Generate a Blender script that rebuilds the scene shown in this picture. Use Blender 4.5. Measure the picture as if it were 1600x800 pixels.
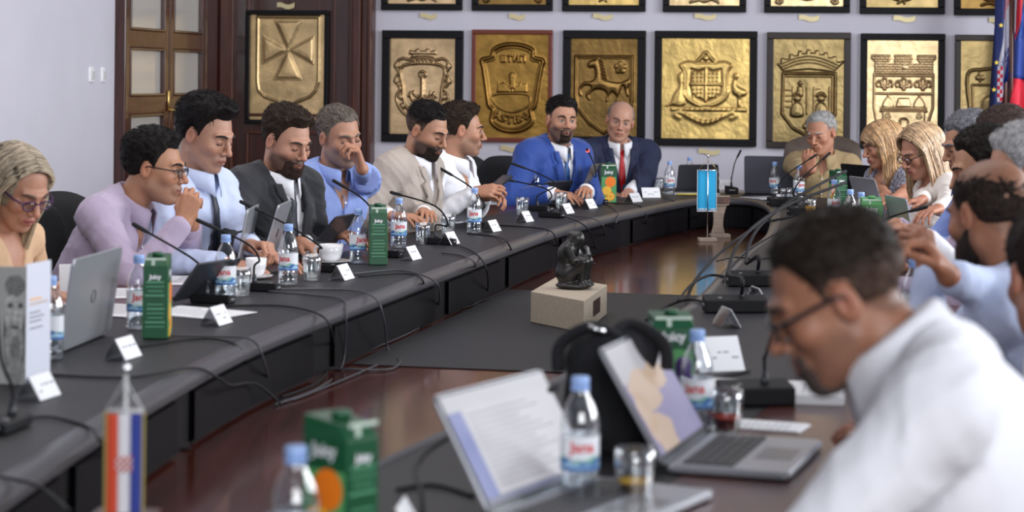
import bpy, bmesh, math, random
import numpy as np
from mathutils import Vector, Matrix, Euler

for _o in list(bpy.data.objects): bpy.data.objects.remove(_o)
SC = bpy.context.scene
COL = SC.collection
random.seed(7); RNG = np.random.RandomState(7)

# ---------------------------------------------------------------- camera, world, lights, exposure
FPX = 3200.0; CZ = 1.45; ROLL = .01; HOR = 120.0
cam_d = bpy.data.cameras.new('camera'); cam = bpy.data.objects.new('camera', cam_d); COL.objects.link(cam)
cam.location = (0, 0, CZ); cam.rotation_mode = 'QUATERNION'
cam.rotation_quaternion = (Matrix.Rotation(math.pi/2, 3, 'X') @ Matrix.Rotation(ROLL, 3, 'Z')).to_quaternion()
cam_d.sensor_width = 36; cam_d.lens = 36*FPX/1600; cam_d.shift_y = -280/1600
cam_d.clip_start = .05; cam_d.clip_end = 100
cam_d.dof.use_dof = True; cam_d.dof.focus_distance = 8.8; cam_d.dof.aperture_fstop = 3.9
SC.camera = cam
SC.view_settings.view_transform = 'Standard'; SC.view_settings.look = 'None'
SC.view_settings.exposure = 0.3; SC.view_settings.gamma = 1; SC.view_settings.use_curve_mapping = False

world = bpy.data.worlds.new('world'); SC.world = world; world.use_nodes = True
bg = world.node_tree.nodes['Background']; bg.inputs[0].default_value = (.80, .84, 1.0, 1); bg.inputs[1].default_value = .17

def area(name, loc, target, sx, sy, power, col):
    l = bpy.data.lights.new(name, 'AREA'); l.shape = 'RECTANGLE'; l.size = sx; l.size_y = sy
    l.energy = power; l.color = col
    o = bpy.data.objects.new(name, l); COL.objects.link(o); o.location = loc
    o.rotation_euler = (Vector(target)-Vector(loc)).to_track_quat('-Z', 'Y').to_euler()
    return o
# tall windows along the right-hand side of the hall and behind the photographer
area('window_light', (6.2, 9.2, 2.6), (0, 8.6, .9), 3.0, 2.6, 250, (.93, .96, 1))
area('window_light', (6.2, 4.2, 2.7), (0, 5.5, .9), 3.0, 2.6, 250, (.93, .96, 1))
area('window_light', (1.0, -2.5, 2.7), (.2, 9, .9), 3.6, 2.4, 230, (.95, .97, 1))
area('ceiling_fill_light', (-.6, 7.5, 4.3), (0, 8.0, 0), 5.0, 5.0, 120, (1, .96, .93))  # soft overhead fill added to brighten the hall, stands for no known lamp

# ---------------------------------------------------------------- picture measurements -> metres
def unroll(px, py):
    u = px-800; v = py-HOR; c = math.cos(ROLL); s = math.sin(ROLL)
    return u*c+v*s, -u*s+v*c
def W(px, py, s):                       # point seen at px,py at a scale of s pixels per metre
    u, v = unroll(px, py); return Vector((u/s, FPX/s, CZ-v/s))
def T(px, py, z=.75):                   # point seen at px,py lying at height z
    u, v = unroll(px, py); s = v/(CZ-z); return Vector((u/s, FPX/s, z))

# ---------------------------------------------------------------- materials
MATS = {}
def mat(name, col=(.8, .8, .8), rough=.5, metal=0., noise=0., nscale=30., bump=0., bscale=60., stretch=(1, 1, 1), coat=0., spec=.5, col2=None, attr=False, emit=None, sub=0., sheen=0., wave=0.):
    if name in MATS: return MATS[name]
    m = bpy.data.materials.new(name); m.use_nodes = True; nt = m.node_tree; N = nt.nodes; L = nt.links
    b = N['Principled BSDF']; b.inputs['Roughness'].default_value = rough; b.inputs['Metallic'].default_value = metal
    b.inputs['Specular IOR Level'].default_value = spec
    b.inputs['Base Color'].default_value = (*col, 1); b.inputs['Coat Weight'].default_value = coat
    b.inputs['Coat Roughness'].default_value = .08
    if sheen: b.inputs['Sheen Weight'].default_value = sheen
    if sub:
        b.inputs['Subsurface Weight'].default_value = sub; b.inputs['Subsurface Radius'].default_value = (.012, .005, .003); b.inputs['Subsurface Scale'].default_value = 1
    src = None
    tc = N.new('ShaderNodeTexCoord'); mp = N.new('ShaderNodeMapping'); mp.inputs['Scale'].default_value = stretch
    L.new(tc.outputs['Object'], mp.inputs['Vector'])
    if attr:
        a = N.new('ShaderNodeAttribute'); a.attribute_name = 'Col'; src = a.outputs['Color']
    if noise or col2:
        nz = N.new('ShaderNodeTexNoise'); nz.inputs['Scale'].default_value = nscale; nz.inputs['Detail'].default_value = 5
        L.new(mp.outputs[0], nz.inputs['Vector'])
        mx = N.new('ShaderNodeMix'); mx.data_type = 'RGBA'
        rmp = N.new('ShaderNodeMapRange'); rmp.inputs[1].default_value = .35; rmp.inputs[2].default_value = .65
        L.new(nz.outputs[0], rmp.inputs[0])
        if col2:
            mx.inputs[6].default_value = (*col, 1); mx.inputs[7].default_value = (*col2, 1); L.new(rmp.outputs[0], mx.inputs[0])
            if src: mx.blend_type = 'MIX'
        else:
            mx.blend_type = 'MULTIPLY'; mx.inputs[0].default_value = 1
            if src: L.new(src, mx.inputs[6])
            else: mx.inputs[6].default_value = (*col, 1)
            r2 = N.new('ShaderNodeMapRange'); r2.inputs[3].default_value = 1-noise; r2.inputs[4].default_value = 1+noise*.4
            L.new(nz.outputs[0], r2.inputs[0]); r2.inputs[1].default_value = .3; r2.inputs[2].default_value = .7
            cmb = N.new('ShaderNodeCombineColor')
            for i in range(3): L.new(r2.outputs[0], cmb.inputs[i])
            L.new(cmb.outputs[0], mx.inputs[7])
        src = mx.outputs[2]
    if src: L.new(src, b.inputs['Base Color'])
    if bump:
        nb = N.new('ShaderNodeTexNoise'); nb.inputs['Scale'].default_value = bscale; nb.inputs['Detail'].default_value = 4
        L.new(mp.outputs[0], nb.inputs['Vector'])
        bp = N.new('ShaderNodeBump'); bp.inputs['Strength'].default_value = bump; bp.inputs['Distance'].default_value = .01
        L.new(nb.outputs[0], bp.inputs['Height']); L.new(bp.outputs[0], b.inputs['Normal'])
    if emit:
        b.inputs['Emission Color'].default_value = (*emit[0], 1); b.inputs['Emission Strength'].default_value = emit[1]
    MATS[name] = m; return m
def clear_mat(name, tint, glossmix=.12, rough=.05, alpha=1.0):
    if name in MATS: return MATS[name]
    m = bpy.data.materials.new(name); m.use_nodes = True; nt = m.node_tree; N = nt.nodes; L = nt.links
    for n in list(N):
        if n.type == 'BSDF_PRINCIPLED': N.remove(n)
    out = [n for n in N if n.type == 'OUTPUT_MATERIAL'][0]
    tr = N.new('ShaderNodeBsdfTransparent'); tr.inputs[0].default_value = (*tint, 1)
    gl = N.new('ShaderNodeBsdfGlossy'); gl.inputs[0].default_value = (1, 1, 1, 1); gl.inputs['Roughness'].default_value = rough
    lw = N.new('ShaderNodeLayerWeight'); lw.inputs[0].default_value = .35
    mr = N.new('ShaderNodeMapRange'); mr.inputs[3].default_value = glossmix; mr.inputs[4].default_value = min(1, glossmix+.6)
    L.new(lw.outputs['Facing'], mr.inputs[0])
    mx = N.new('ShaderNodeMixShader'); L.new(mr.outputs[0], mx.inputs[0]); L.new(tr.outputs[0], mx.inputs[1]); L.new(gl.outputs[0], mx.inputs[2])
    L.new(mx.outputs[0], out.inputs[0]); MATS[name] = m; return m

M_wall = mat('plaster', (.67, .655, .74), .75, noise=.04, nscale=3, bump=.08, bscale=40)
M_mahog = mat('mahogany', (.055, .013, .008), .28, noise=.55, nscale=6, stretch=(8, 8, .6), coat=.4)
M_mahog_l = mat('mahogany_light', (.085, .022, .011), .35, noise=.5, nscale=6, stretch=(8, 8, .6), coat=.12)
M_mahog_top = mat('mahogany_top', (.075, .016, .010), .3, noise=.5, nscale=3, stretch=(6, 1, 1), coat=.12)
M_mat = mat('grey_desk_leather', (.021, .021, .025), .5, spec=.28, noise=.12, nscale=50, bump=.06, bscale=500)
M_inlay = mat('grey_inlay', (.024, .024, .028), .55, spec=.28, noise=.12, nscale=60, bump=.05, bscale=500)
M_edge = mat('grey_edge', (.062, .061, .070), .36)
M_skirt = mat('black_skirt', (.007, .006, .007), .55, spec=.2)
M_black = mat('black_plastic', (.007, .007, .009), .55, spec=.25)
M_blackfab = mat('black_fabric', (.010, .010, .013), .85, bump=.2, bscale=300)
M_navyfab = mat('navy_fabric', (.012, .013, .03), .85, bump=.2, bscale=200)
M_brownlea = mat('brown_leather', (.075, .050, .038), .45, noise=.2, nscale=20, bump=.1, bscale=90)
M_white = mat('white_card', (.85, .85, .88), .5)
M_paper = mat('paper', (.80, .80, .83), .7)
M_ceram = mat('white_ceramic', (.82, .82, .84), .15, coat=.5)
M_silver = mat('silver_metal', (.42, .43, .47), .35, metal=.6)
M_dark = mat('dark_metal', (.035, .037, .045), .35, metal=.3)
M_chrome = mat('chrome', (.75, .75, .78), .15, metal=1)
M_brass = mat('brass', (.75, .55, .22), .3, metal=1)
M_clear = clear_mat('clear_plastic', (.93, .95, .97), .10)
M_glass = clear_mat('clear_glass', (.90, .92, .93), .14)
M_acryl = clear_mat('clear_acrylic', (.70, .72, .75), .22)
M_water = clear_mat('water', (.92, .95, .97), .03)
M_capblue = mat('light_blue_cap', (.30, .45, .80), .4)
M_green = mat('carton_green', (.008, .085, .032), .35)
M_greenl = mat('carton_light_green', (.10, .36, .12), .4)
M_greentxt = mat('carton_print', (.10, .33, .18), .5)
M_orange = mat('orange_print', (.95, .22, .01), .4)
M_orangel = mat('light_orange_print', (1, .45, .03), .4)
M_yellow = mat('yellow_print', (.95, .70, .06), .4)
M_purple = mat('purple_print', (.12, .04, .30), .4)
M_red = mat('red_print', (.65, .02, .03), .5)
M_juice = mat('orange_juice', (.95, .50, .02), .2)
M_redjuice = mat('red_juice', (.70, .08, .05), .2)
M_key = mat('laptop_keys', (.03, .03, .035), .5)
M_stone = mat('limestone', (.42, .35, .27), .8, noise=.1, nscale=80, bump=.15, bscale=300)
M_bronze = mat('dark_bronze', (.045, .043, .042), .32, metal=.5, noise=.3, nscale=20)
M_wood = mat('pale_wood', (.50, .40, .33), .5, noise=.3, nscale=10, stretch=(1, 1, 6))
M_cable = mat('cable_rubber', (.009, .009, .011), .55, spec=.25)
M_cablegrey = mat('grey_cable_rubber', (.05, .05, .06), .4)
M_eyew = mat('eye_white', (.60, .56, .54), .3)
M_iris = mat('iris', (.03, .02, .015), .2)
M_lash = mat('lash', (.02, .013, .01), .7)
M_frameb = mat('black_frame_wood', (.006, .006, .008), .5, spec=.2)
M_frameb2 = mat('brown_black_frame_wood', (.022, .012, .010), .4)
M_framer = mat('red_frame_wood', (.16, .028, .012), .35, coat=.3)
def fab(name, col, rough=.85, bump=.15, bscale=60, **k): return mat(name, col, rough, bump=bump, bscale=bscale, **k)

# ---------------------------------------------------------------- object helpers
def link(o, parent=None):
    COL.objects.link(o)
    if parent is not None: o.parent = parent
    return o
def tag(o, label=None, cat=None, group=None, kind=None):
    if label: o['label'] = label
    if cat: o['category'] = cat
    if group: o['group'] = group
    if kind: o['kind'] = kind
    return o
def thing(name, label, cat, loc=(0, 0, 0), rz=0., group=None):
    o = bpy.data.objects.new(name, None); o.empty_display_size = .05; link(o)
    o.location = loc; o.rotation_euler = (0, 0, rz); return tag(o, label, cat, group)
def mk(name, V, Fc, m, parent=None, smooth=True, cols=None):
    me = bpy.data.meshes.new(name)
    V = np.asarray(V, np.float32)
    if isinstance(Fc, np.ndarray) and len(Fc):
        n = len(Fc); k = Fc.shape[1]
        me.vertices.add(len(V)); me.vertices.foreach_set('co', V.ravel())
        me.loops.add(n*k); me.loops.foreach_set('vertex_index', Fc.astype(np.int32).ravel())
        me.polygons.add(n); me.polygons.foreach_set('loop_start', np.arange(0, n*k, k, dtype=np.int32))
        me.update(calc_edges=True)
    else:
        me.from_pydata([tuple(map(float, v)) for v in V], [], [tuple(int(i) for i in f) for f in Fc])
    ms = m if isinstance(m, (list, tuple)) else [m]
    for x in ms: me.materials.append(x)
    if smooth: me.polygons.foreach_set('use_smooth', np.ones(len(me.polygons), bool))
    if cols is not None:
        a = me.color_attributes.new('Col', 'FLOAT_COLOR', 'POINT')
        c4 = np.ones((len(V), 4), np.float32); c4[:, :3] = cols; a.data.foreach_set('color', c4.ravel())
    me.update()
    return link(bpy.data.objects.new(name, me), parent)
class MB:
    def __init__(s): s.v = []; s.f = []; s.mi = []; s.cur = 0
    def add(s, vs, fs, M=None):
        n = len(s.v)
        if M is not None: vs = [M @ Vector(v) for v in vs]
        s.v += [tuple(v) for v in vs]; s.f += [tuple(i+n for i in f) for f in fs]; s.mi += [s.cur]*len(fs); return s
    def box(s, c, d, M=None, R=None):
        x, y, z = d[0]/2, d[1]/2, d[2]/2
        vs = [Vector((i*x, j*y, k*z)) for i in (-1, 1) for j in (-1, 1) for k in (-1, 1)]
        if R is not None: vs = [R @ v for v in vs]
        vs = [v+Vector(c) for v in vs]
        return s.add(vs, [(0, 1, 3, 2), (4, 6, 7, 5), (0, 4, 5, 1), (2, 3, 7, 6), (0, 2, 6, 4), (1, 5, 7, 3)], M)
    def rbox(s, c, d, r, M=None, R=None, seg=3):        # box with rounded vertical corners and softened rims
        x, y, z = d[0]/2, d[1]/2, d[2]/2; r = min(r, x*.98, y*.98); out = []
        for (cx, cy, a0) in ((x-r, y-r, 0), (-x+r, y-r, 90), (-x+r, -y+r, 180), (x-r, -y+r, 270)):
            for i in range(seg+1):
                a = math.radians(a0+90*i/seg); out.append((cx+r*math.cos(a), cy+r*math.sin(a)))
        b = min(r*.5, z*.5); n = len(out); vs = []
        for zz, k in ((-z, b), (-z+b, 0), (z-b, 0), (z, b)):
            for (px, py) in out: vs.append(Vector((px*(x-k)/x, py*(y-k)/y, zz)))
        fs = [tuple(range(n-1, -1, -1)), tuple(range(3*n, 4*n))]
        for q in range(3):
            for i in range(n): fs.append((q*n+i, q*n+(i+1) % n, (q+1)*n+(i+1) % n, (q+1)*n+i))
        if R is not None: vs = [R @ v for v in vs]
        return s.add([v+Vector(c) for v in vs], fs, M)
    def lathe(s, prof, n=20, c=(0, 0, 0), M=None):
        vs = []; fs = []
        for (r, z) in prof:
            for i in range(n):
                a = 2*math.pi*i/n; vs.append((c[0]+r*math.cos(a), c[1]+r*math.sin(a), c[2]+z))
        for q in range(len(prof)-1):
            for i in range(n): fs.append((q*n+i, q*n+(i+1) % n, (q+1)*n+(i+1) % n, (q+1)*n+i))
        fs.append(tuple(range(n-1, -1, -1))); fs.append(tuple(range((len(prof)-1)*n, len(prof)*n)))
        return s.add(vs, fs, M)
    def tube(s, pts, r, n=8, M=None, flat=1.):
        pts = [Vector(p) for p in pts]; m = len(pts); vs = []; fs = []; u = None
        for i, p in enumerate(pts):
            t = (pts[min(i+1, m-1)]-pts[max(i-1, 0)]).normalized()
            if u is None: u = t.orthogonal().normalized()
            u = (u-t*u.dot(t)).normalized(); w = t.cross(u)
            rr = r[i] if isinstance(r, (list, tuple)) else r
            for j in range(n):
                a = 2*math.pi*j/n; vs.append(p+u*math.cos(a)*rr+w*math.sin(a)*rr*flat)
        for i in range(m-1):
            for j in range(n): fs.append((i*n+j, i*n+(j+1) % n, (i+1)*n+(j+1) % n, (i+1)*n+j))
        fs.append(tuple(range(n-1, -1, -1))); fs.append(tuple(range((m-1)*n, m*n)))
        return s.add(vs, fs, M)
    def prism(s, poly, t, M=None):                      # outline in XZ, thickness t along Y (centred)
        n = len(poly); vs = [(x, -t/2, z) for x, z in poly]+[(x, t/2, z) for x, z in poly]
        fs = [tuple(range(n)), tuple(range(2*n-1, n-1, -1))]+[(i, i+n, (i+1) % n+n, (i+1) % n) for i in range(n)]
        return s.add(vs, fs, M)
    def build(s, name, m, parent=None, smooth=False, bevel=0):
        o = mk(name, s.v, s.f, m, parent, smooth)
        if isinstance(m, (list, tuple)): o.data.polygons.foreach_set('material_index', s.mi)
        if bevel:
            b = o.modifiers.new('bevel', 'BEVEL'); b.width = bevel; b.segments = 2; b.limit_method = 'ANGLE'
        return o
def catmull(pts, n=8, closed=False):
    P = [Vector(p) for p in pts]; m = len(P); out = []
    rng = range(m) if closed else range(m-1)
    for i in rng:
        p0 = P[(i-1) % m] if closed else P[max(i-1, 0)]; p1 = P[i]; p2 = P[(i+1) % m]
        p3 = P[(i+2) % m] if closed else P[min(i+2, m-1)]
        for k in range(n):
            t = k/n; out.append(.5*((2*p1)+(p2-p0)*t+(2*p0-5*p1+4*p2-p3)*t*t+(3*p1-p0-3*p2+p3)*t**3))
    if not closed: out.append(P[-1])
    return out
_fc = {}
def text_geo(txt, size, bold=0.):
    k = (txt, size, bold)
    if k not in _fc:
        c = bpy.data.curves.new('lettering', 'FONT'); c.body = txt; c.size = size; c.align_x = 'CENTER'; c.align_y = 'CENTER'; c.offset = bold
        c.resolution_u = 2
        o = bpy.data.objects.new('lettering', c); COL.objects.link(o); bpy.context.view_layer.update()
        me = bpy.data.meshes.new_from_object(o.evaluated_get(bpy.context.evaluated_depsgraph_get()))
        _fc[k] = ([tuple(v.co) for v in me.vertices], [tuple(p.vertices) for p in me.polygons])
        bpy.data.objects.remove(o); bpy.data.meshes.remove(me); bpy.data.curves.remove(c)
    return _fc[k]

# ---------------------------------------------------------------- smooth solid modeller (distance fields -> quads)
class Field:
    def __init__(s, lo, hi, h):
        s.lo = np.array(lo, np.float32); s.h = h; s.n = np.ceil((np.array(hi)-s.lo)/h).astype(int)+1
        s.v = np.full(s.n, 1., np.float32)
        s.ax = [s.lo[i]+h*np.arange(s.n[i], dtype=np.float32) for i in range(3)]
    def _blk(s, lo, hi, m):
        a = np.clip(np.floor((np.array(lo)-m-s.lo)/s.h).astype(int), 0, s.n-1); b = np.clip(np.ceil((np.array(hi)+m-s.lo)/s.h).astype(int)+1, 1, s.n)
        if np.any(b <= a): return None
        return tuple(slice(a[i], b[i]) for i in range(3))
    def _put(s, bl, d, k, sub):
        c = s.v[bl]
        if sub: d = -d
        if k <= 0: s.v[bl] = np.maximum(c, d) if sub else np.minimum(c, d); return
        if sub:
            h = np.clip(.5-.5*(c-d)/k, 0, 1); s.v[bl] = c*(1-h)+d*h+k*h*(1-h)
        else:
            h = np.clip(.5+.5*(c-d)/k, 0, 1); s.v[bl] = c*(1-h)+d*h-k*h*(1-h)
    def cap(s, a, b, ra, rb=None, k=.02, sub=False, m=.05):
        rb = ra if rb is None else rb; a = np.array(a, float); b = np.array(b, float); r = max(ra, rb)
        bl = s._blk(np.minimum(a, b)-r, np.maximum(a, b)+r, m)
        if bl is None: return s
        X = s.ax[0][bl[0]][:, None, None]-a[0]; Y = s.ax[1][bl[1]][None, :, None]-a[1]; Z = s.ax[2][bl[2]][None, None, :]-a[2]
        d = b-a; q = max(float(d@d), 1e-12); t = np.clip((X*d[0]+Y*d[1]+Z*d[2])/q, 0, 1)
        D = np.sqrt((X-t*d[0])**2+(Y-t*d[1])**2+(Z-t*d[2])**2)-(ra+(rb-ra)*t)
        s._put(bl, D.astype(np.float32), k, sub); return s
    def ell(s, c, r, R=None, k=.02, sub=False, m=.05):
        c = np.array(c, float); r = np.array(r, float); mr = r.max() if R is not None else r
        bl = s._blk(c-mr, c+mr, m)
        if bl is None: return s
        X = s.ax[0][bl[0]][:, None, None]-c[0]; Y = s.ax[1][bl[1]][None, :, None]-c[1]; Z = s.ax[2][bl[2]][None, None, :]-c[2]
        if R is not None:
            R = np.array(R); X, Y, Z = X*R[0, 0]+Y*R[1, 0]+Z*R[2, 0], X*R[0, 1]+Y*R[1, 1]+Z*R[2, 1], X*R[0, 2]+Y*R[1, 2]+Z*R[2, 2]
        k0 = np.sqrt((X/r[0])**2+(Y/r[1])**2+(Z/r[2])**2); k1 = np.sqrt((X/r[0]**2)**2+(Y/r[1]**2)**2+(Z/r[2]**2)**2)+1e-9
        s._put(bl, (k0*(k0-1)/k1).astype(np.float32), k, sub); return s
    def grid(s): return np.meshgrid(*s.ax, indexing='ij', sparse=True)
    def local(s, M):                                    # coordinates of all nodes in the frame of matrix M
        Mi = np.array(M.inverted()); X, Y, Z = s.grid()
        return [(Mi[i, 0]*X+Mi[i, 1]*Y+Mi[i, 2]*Z+Mi[i, 3]).astype(np.float32) for i in range(3)]
    def at(s, p):
        i = np.clip(((np.array(p)-s.lo)/s.h).round().astype(int), 0, s.n-1); return float(s.v[tuple(i)])
def extract(F, v=None):
    v = F.v if v is None else v
    n = np.array(v.shape); ins = v < 0
    c = np.zeros(n-1, np.int8)
    for i in (0, 1):
        for j in (0, 1):
            for k in (0, 1): c += ins[i:n[0]-1+i, j:n[1]-1+j, k:n[2]-1+k]
    act = (c > 0) & (c < 8); idx = np.argwhere(act)
    if not len(idx): return np.zeros((0, 3), np.float32), np.zeros((0, 4), np.int32)
    vid = np.full(n-1, -1, np.int32); vid[act] = np.arange(len(idx))
    off = [(i, j, k) for i in (0, 1) for j in (0, 1) for k in (0, 1)]
    cv = np.stack([v[idx[:, 0]+o[0], idx[:, 1]+o[1], idx[:, 2]+o[2]] for o in off], 1)
    acc = np.zeros((len(idx), 3), np.float32); cnt = np.zeros(len(idx), np.float32)
    for a in range(8):
        for b in range(a+1, 8):
            d = np.array(off[b])-np.array(off[a])
            if np.abs(d).sum() != 1: continue
            x = cv[:, a]; y = cv[:, b]; cr = (x < 0) != (y < 0); t = np.where(cr, x/np.where(cr, x-y, 1), 0)
            acc += cr[:, None]*(np.array(off[a], np.float32)+t[:, None]*d.astype(np.float32)); cnt += cr
    P = F.lo+F.h*(idx+acc/cnt[:, None]); Q = []
    for ax in range(3):
        o1, o2 = [(1, 2), (2, 0), (0, 1)][ax]
        s0 = [slice(None)]*3; s1 = [slice(None)]*3; s0[ax] = slice(0, -1); s1[ax] = slice(1, None)
        a = ins[tuple(s0)]; b = ins[tuple(s1)]
        for fl, mk_ in ((0, a & ~b), (1, ~a & b)):
            e = np.argwhere(mk_); e = e[(e[:, o1] > 0) & (e[:, o2] > 0) & (e[:, o1] < n[o1]-1) & (e[:, o2] < n[o2]-1)]
            if not len(e): continue
            def sh(d1, d2):
                q = e.copy(); q[:, o1] -= d1; q[:, o2] -= d2; return vid[q[:, 0], q[:, 1], q[:, 2]]
            qd = np.stack([sh(1, 1), sh(0, 1), sh(0, 0), sh(1, 0)], 1)
            Q.append(qd if not fl else qd[:, ::-1])
    return P.astype(np.float32), np.concatenate(Q).astype(np.int32)
def wob(P, sc, seed=0):                                 # cheap smooth noise in -1..1 (sum of crossing waves)
    r = np.random.RandomState(seed); X, Y, Z = P; out = 0
    for i in range(5):
        d = r.normal(size=3); d *= sc*(1+.5*i)/np.linalg.norm(d); p = r.rand()*6.28
        out = out+np.sin(X*d[0]+Y*d[1]+Z*d[2]+p+(1.3*np.sin(X*d[1]*.7-Y*d[2]*.6+Z*d[0]*.5) if i < 3 else 0))/(1+.4*i)
    return out/3.
def folds(P, sc, seed=0):                               # creased cloth: ridged waves
    r = np.random.RandomState(seed+50); X, Y, Z = P; out = 0
    for i in range(3):
        d = r.normal(size=3); d[2] *= .6; d *= sc*(1+.6*i)/np.linalg.norm(d); p = r.rand()*6.28
        w = np.sin(X*d[0]+Y*d[1]+Z*d[2]+p+1.8*np.sin(X*d[2]*.5+Y*d[0]*.4-Z*d[1]*.5+i)); out = out+(1-np.abs(w))**3/(1+.5*i)
    return out*.6

# ================================================================ THE ROOM
WALL0 = Vector((-2.07, 14.22, 0)); WD = Vector((1, -.16, 0)).normalized(); WN = Vector((WD.y, -WD.x, 0))   # far wall, normal towards us
WANG = math.atan2(WD.y, WD.x)
def wallpt(px, py, off=0.):
    u, v = unroll(px, py); d = Vector((u/FPX, 1, -v/FPX)); o = Vector((0, 0, CZ)); p0 = WALL0+WN*off
    t = (p0-o).dot(WN)/d.dot(WN); return o+d*t
LD = Vector((-.16, -1, 0)).normalized(); LN = Vector((1, -.16, 0)).normalized()                          # left wall runs towards us
def leftpt(px, py, off=0.):
    u, v = unroll(px, py); d = Vector((u/FPX, 1, -v/FPX)); o = Vector((0, 0, CZ)); p0 = WALL0+LN*off
    t = (p0-o).dot(LN)/d.dot(LN); return o+d*t
MWL = Matrix.Translation(WALL0) @ Matrix.Rotation(WANG, 4, 'Z')                    # x along far wall, -y into room
MLF = Matrix.Translation(WALL0) @ Matrix.Rotation(math.atan2(LD.y, LD.x), 4, 'Z')   # x along left wall towards us, +y into room
def struct(o, label=None): return tag(o, label, None, None, 'structure')
b = MB(); b.box((0, 7, -.05), (14, 22, .1)); struct(b.build('floor', mat('dark_parquet', (.10, .04, .025), .35, noise=.4, nscale=4, stretch=(1, 6, 1))), 'dark brown parquet floor under the table')
b = MB(); b.box((4.5, .1, 1.9), (9.4, .2, 4.0), MWL); struct(b.build('wall_far', M_wall), 'far white wall hung with gilded reliefs')
b = MB(); b.box((4.0, -.1, 1.9), (8.4, .2, 4.0), MLF); struct(b.build('wall_left', M_wall), 'left white wall beside the glazed door')

def ml(p, M):
    q = M.inverted() @ p; return q
# glazed double door in the left wall
dx0 = ml(leftpt(183, 100), MLF).x; dx1 = ml(leftpt(331, 100), MLF).x
door = thing('door_1', 'brown glazed double door with brass handle in left wall', 'door', (0, 0, 0)); del door['category']; door['kind'] = 'structure'
door.matrix_world = MLF
xl, xr = dx0, dx1      # dx0 > dx1 (towards us is larger)
def zleft(px, py): return leftpt(px, py).z
mid = ml(leftpt(252, 100), MLF).x; rgt = ml(leftpt(310, 100), MLF).x
b = MB(); b.box(((xl+.02), .03, 1.4), (.05, .08, 2.9)); b.box(((rgt+dx1)/2, .02, 1.4), (rgt-dx1, .07, 2.9)); b.box(((xl+dx1)/2, .03, 2.88), (xl-dx1, .08, .08))
b.build('door_frame', M_mahog, door, bevel=.008)
zr = [(zleft(220, 75), zleft(220, 48)), (zleft(220, 178), zleft(220, 150))]
for (a0, a1) in ((xl-.005, mid+.012), (mid-.012, rgt+.004)):
    lf = MB()
    w = a0-a1; st = .075; cx = (a0+a1)/2
    lf.box((a0-st/2, .03, 1.4), (st, .05, 2.75)); lf.box((a1+st/2, .03, 1.4), (st, .05, 2.75))
    zs = [(.05, .55)]+[(zr[1][0], zr[1][1]), (zr[0][0], zr[0][1]), (2.55, 2.75)]
    for z0, z1 in zs: lf.box((cx, .03, (z0+z1)/2), (w-2*st+.01, .045, z1-z0))
    leaf = lf.build('door_leaf', M_mahog_l, door, bevel=.006)
    pn = [(.55, zs[1][0]), (zs[1][1], zs[2][0]), (zs[2][1], 2.55)]
    for z0, z1 in pn:
        g = MB(); g.box((cx, .025, (z0+z1)/2), (w-2*st, .006, z1-z0)); pane = g.build('glass_pane', mat('frosted_door_glass', (.50, .47, .44), .2, spec=.6), leaf)
        bd = MB()
        for q in (-1, 1):
            bd.box((cx+q*(w/2-st-.008), .045, (z0+z1)/2), (.016, .03, z1-z0)); bd.box((cx, .045, (z0+z1)/2+q*((z1-z0)/2-.008)), (w-2*st, .03, .016))
        bd.build('glazing_bead', M_mahog, leaf, bevel=.004)
hz = zleft(250, 172)
h = MB(); h.rbox((mid+.03, .062, hz+.06), (.03, .012, .13), .01); h.tube([(mid+.03, .06, hz), (mid+.03, .10, hz), (mid-.06, .105, hz-.005)], .009); h.build('door_handle', M_brass, door, True)
# light switches left of the door
for i, (px, w) in enumerate(((142, .075), (160, .06))):
    p = leftpt(px, 117); q = ml(p, MLF)
    t = thing('wall_switch', ['cream rectangular switch plate, larger one further from door', 'cream square switch plate, nearer the glazed door'][i], 'switch', (0, 0, 0)); t.matrix_world = MLF @ Matrix.Translation((q.x, .0, q.z))
    b = MB(); b.rbox((0, .0, 0), (w, .09, .022), .012, Matrix.Rotation(math.pi/2, 4, 'X')); b.build('plate', M_white, t)
    b = MB(); b.box((0, .014, 0), (w*.45, .008, .045)); b.build('rocker', mat('cream_plastic', (.6, .6, .6), .4), t, bevel=.002)

# mahogany portal with the gilded cross
qa = ml(wallpt(347, 100), MWL).x; qb = ml(wallpt(587, 100), MWL).x
dr = thing('door_2', 'tall dark mahogany door holding the gilded cross relief', 'door'); del dr['category']; dr['kind'] = 'structure'
dr.matrix_world = MWL
b = MB()
for x, w, d in ((qa+.05, .10, .07), (qb-.015, .03, .14), (qb-.055, .05, .10), (qb-.11, .06, .12), (qb-.16, .04, .07)): b.box((x, -d/2, 1.45), (w, d, 2.9))
b.box(((qa+qb)/2, -.05, 2.8), (qb-qa, .1, .2)); b.build('door_frame', M_mahog_l, dr, bevel=.01)
b = MB(); b.box(((qa+qb)/2, -.02, 1.35), (qb-qa-.06, .04, 2.7)); lf = b.build('door_leaf', M_mahog, dr)
zt = wallpt(450, 207).z
for (x0, x1, z0, z1) in ((qa+.2, qb-.28, .15, zt), (qa+.2, qb-.28, zt+.12, 2.5)):
    b = MB()
    for q in (0, 1):
        b.box(((x0, x1)[q], -.05, (z0+z1)/2), (.022, .03, z1-z0)); b.box(((x0+x1)/2, -.05, (z0, z1)[q]), (x1-x0, .03, .022))
    b.build('panel_moulding', M_mahog_l, lf, bevel=.006)
b = MB(); b.box((.02, -.03, 1.9), (.04, .06, 4.0), MWL); struct(b.build('trim_1', M_wall), 'narrow white corner strip between door and portal')
b = MB(); b.box((5.9, -.012, .07), (6.6, .024, .14), MWL); struct(b.build('baseboard_far', M_mahog), 'dark baseboard on the far wall')

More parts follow.
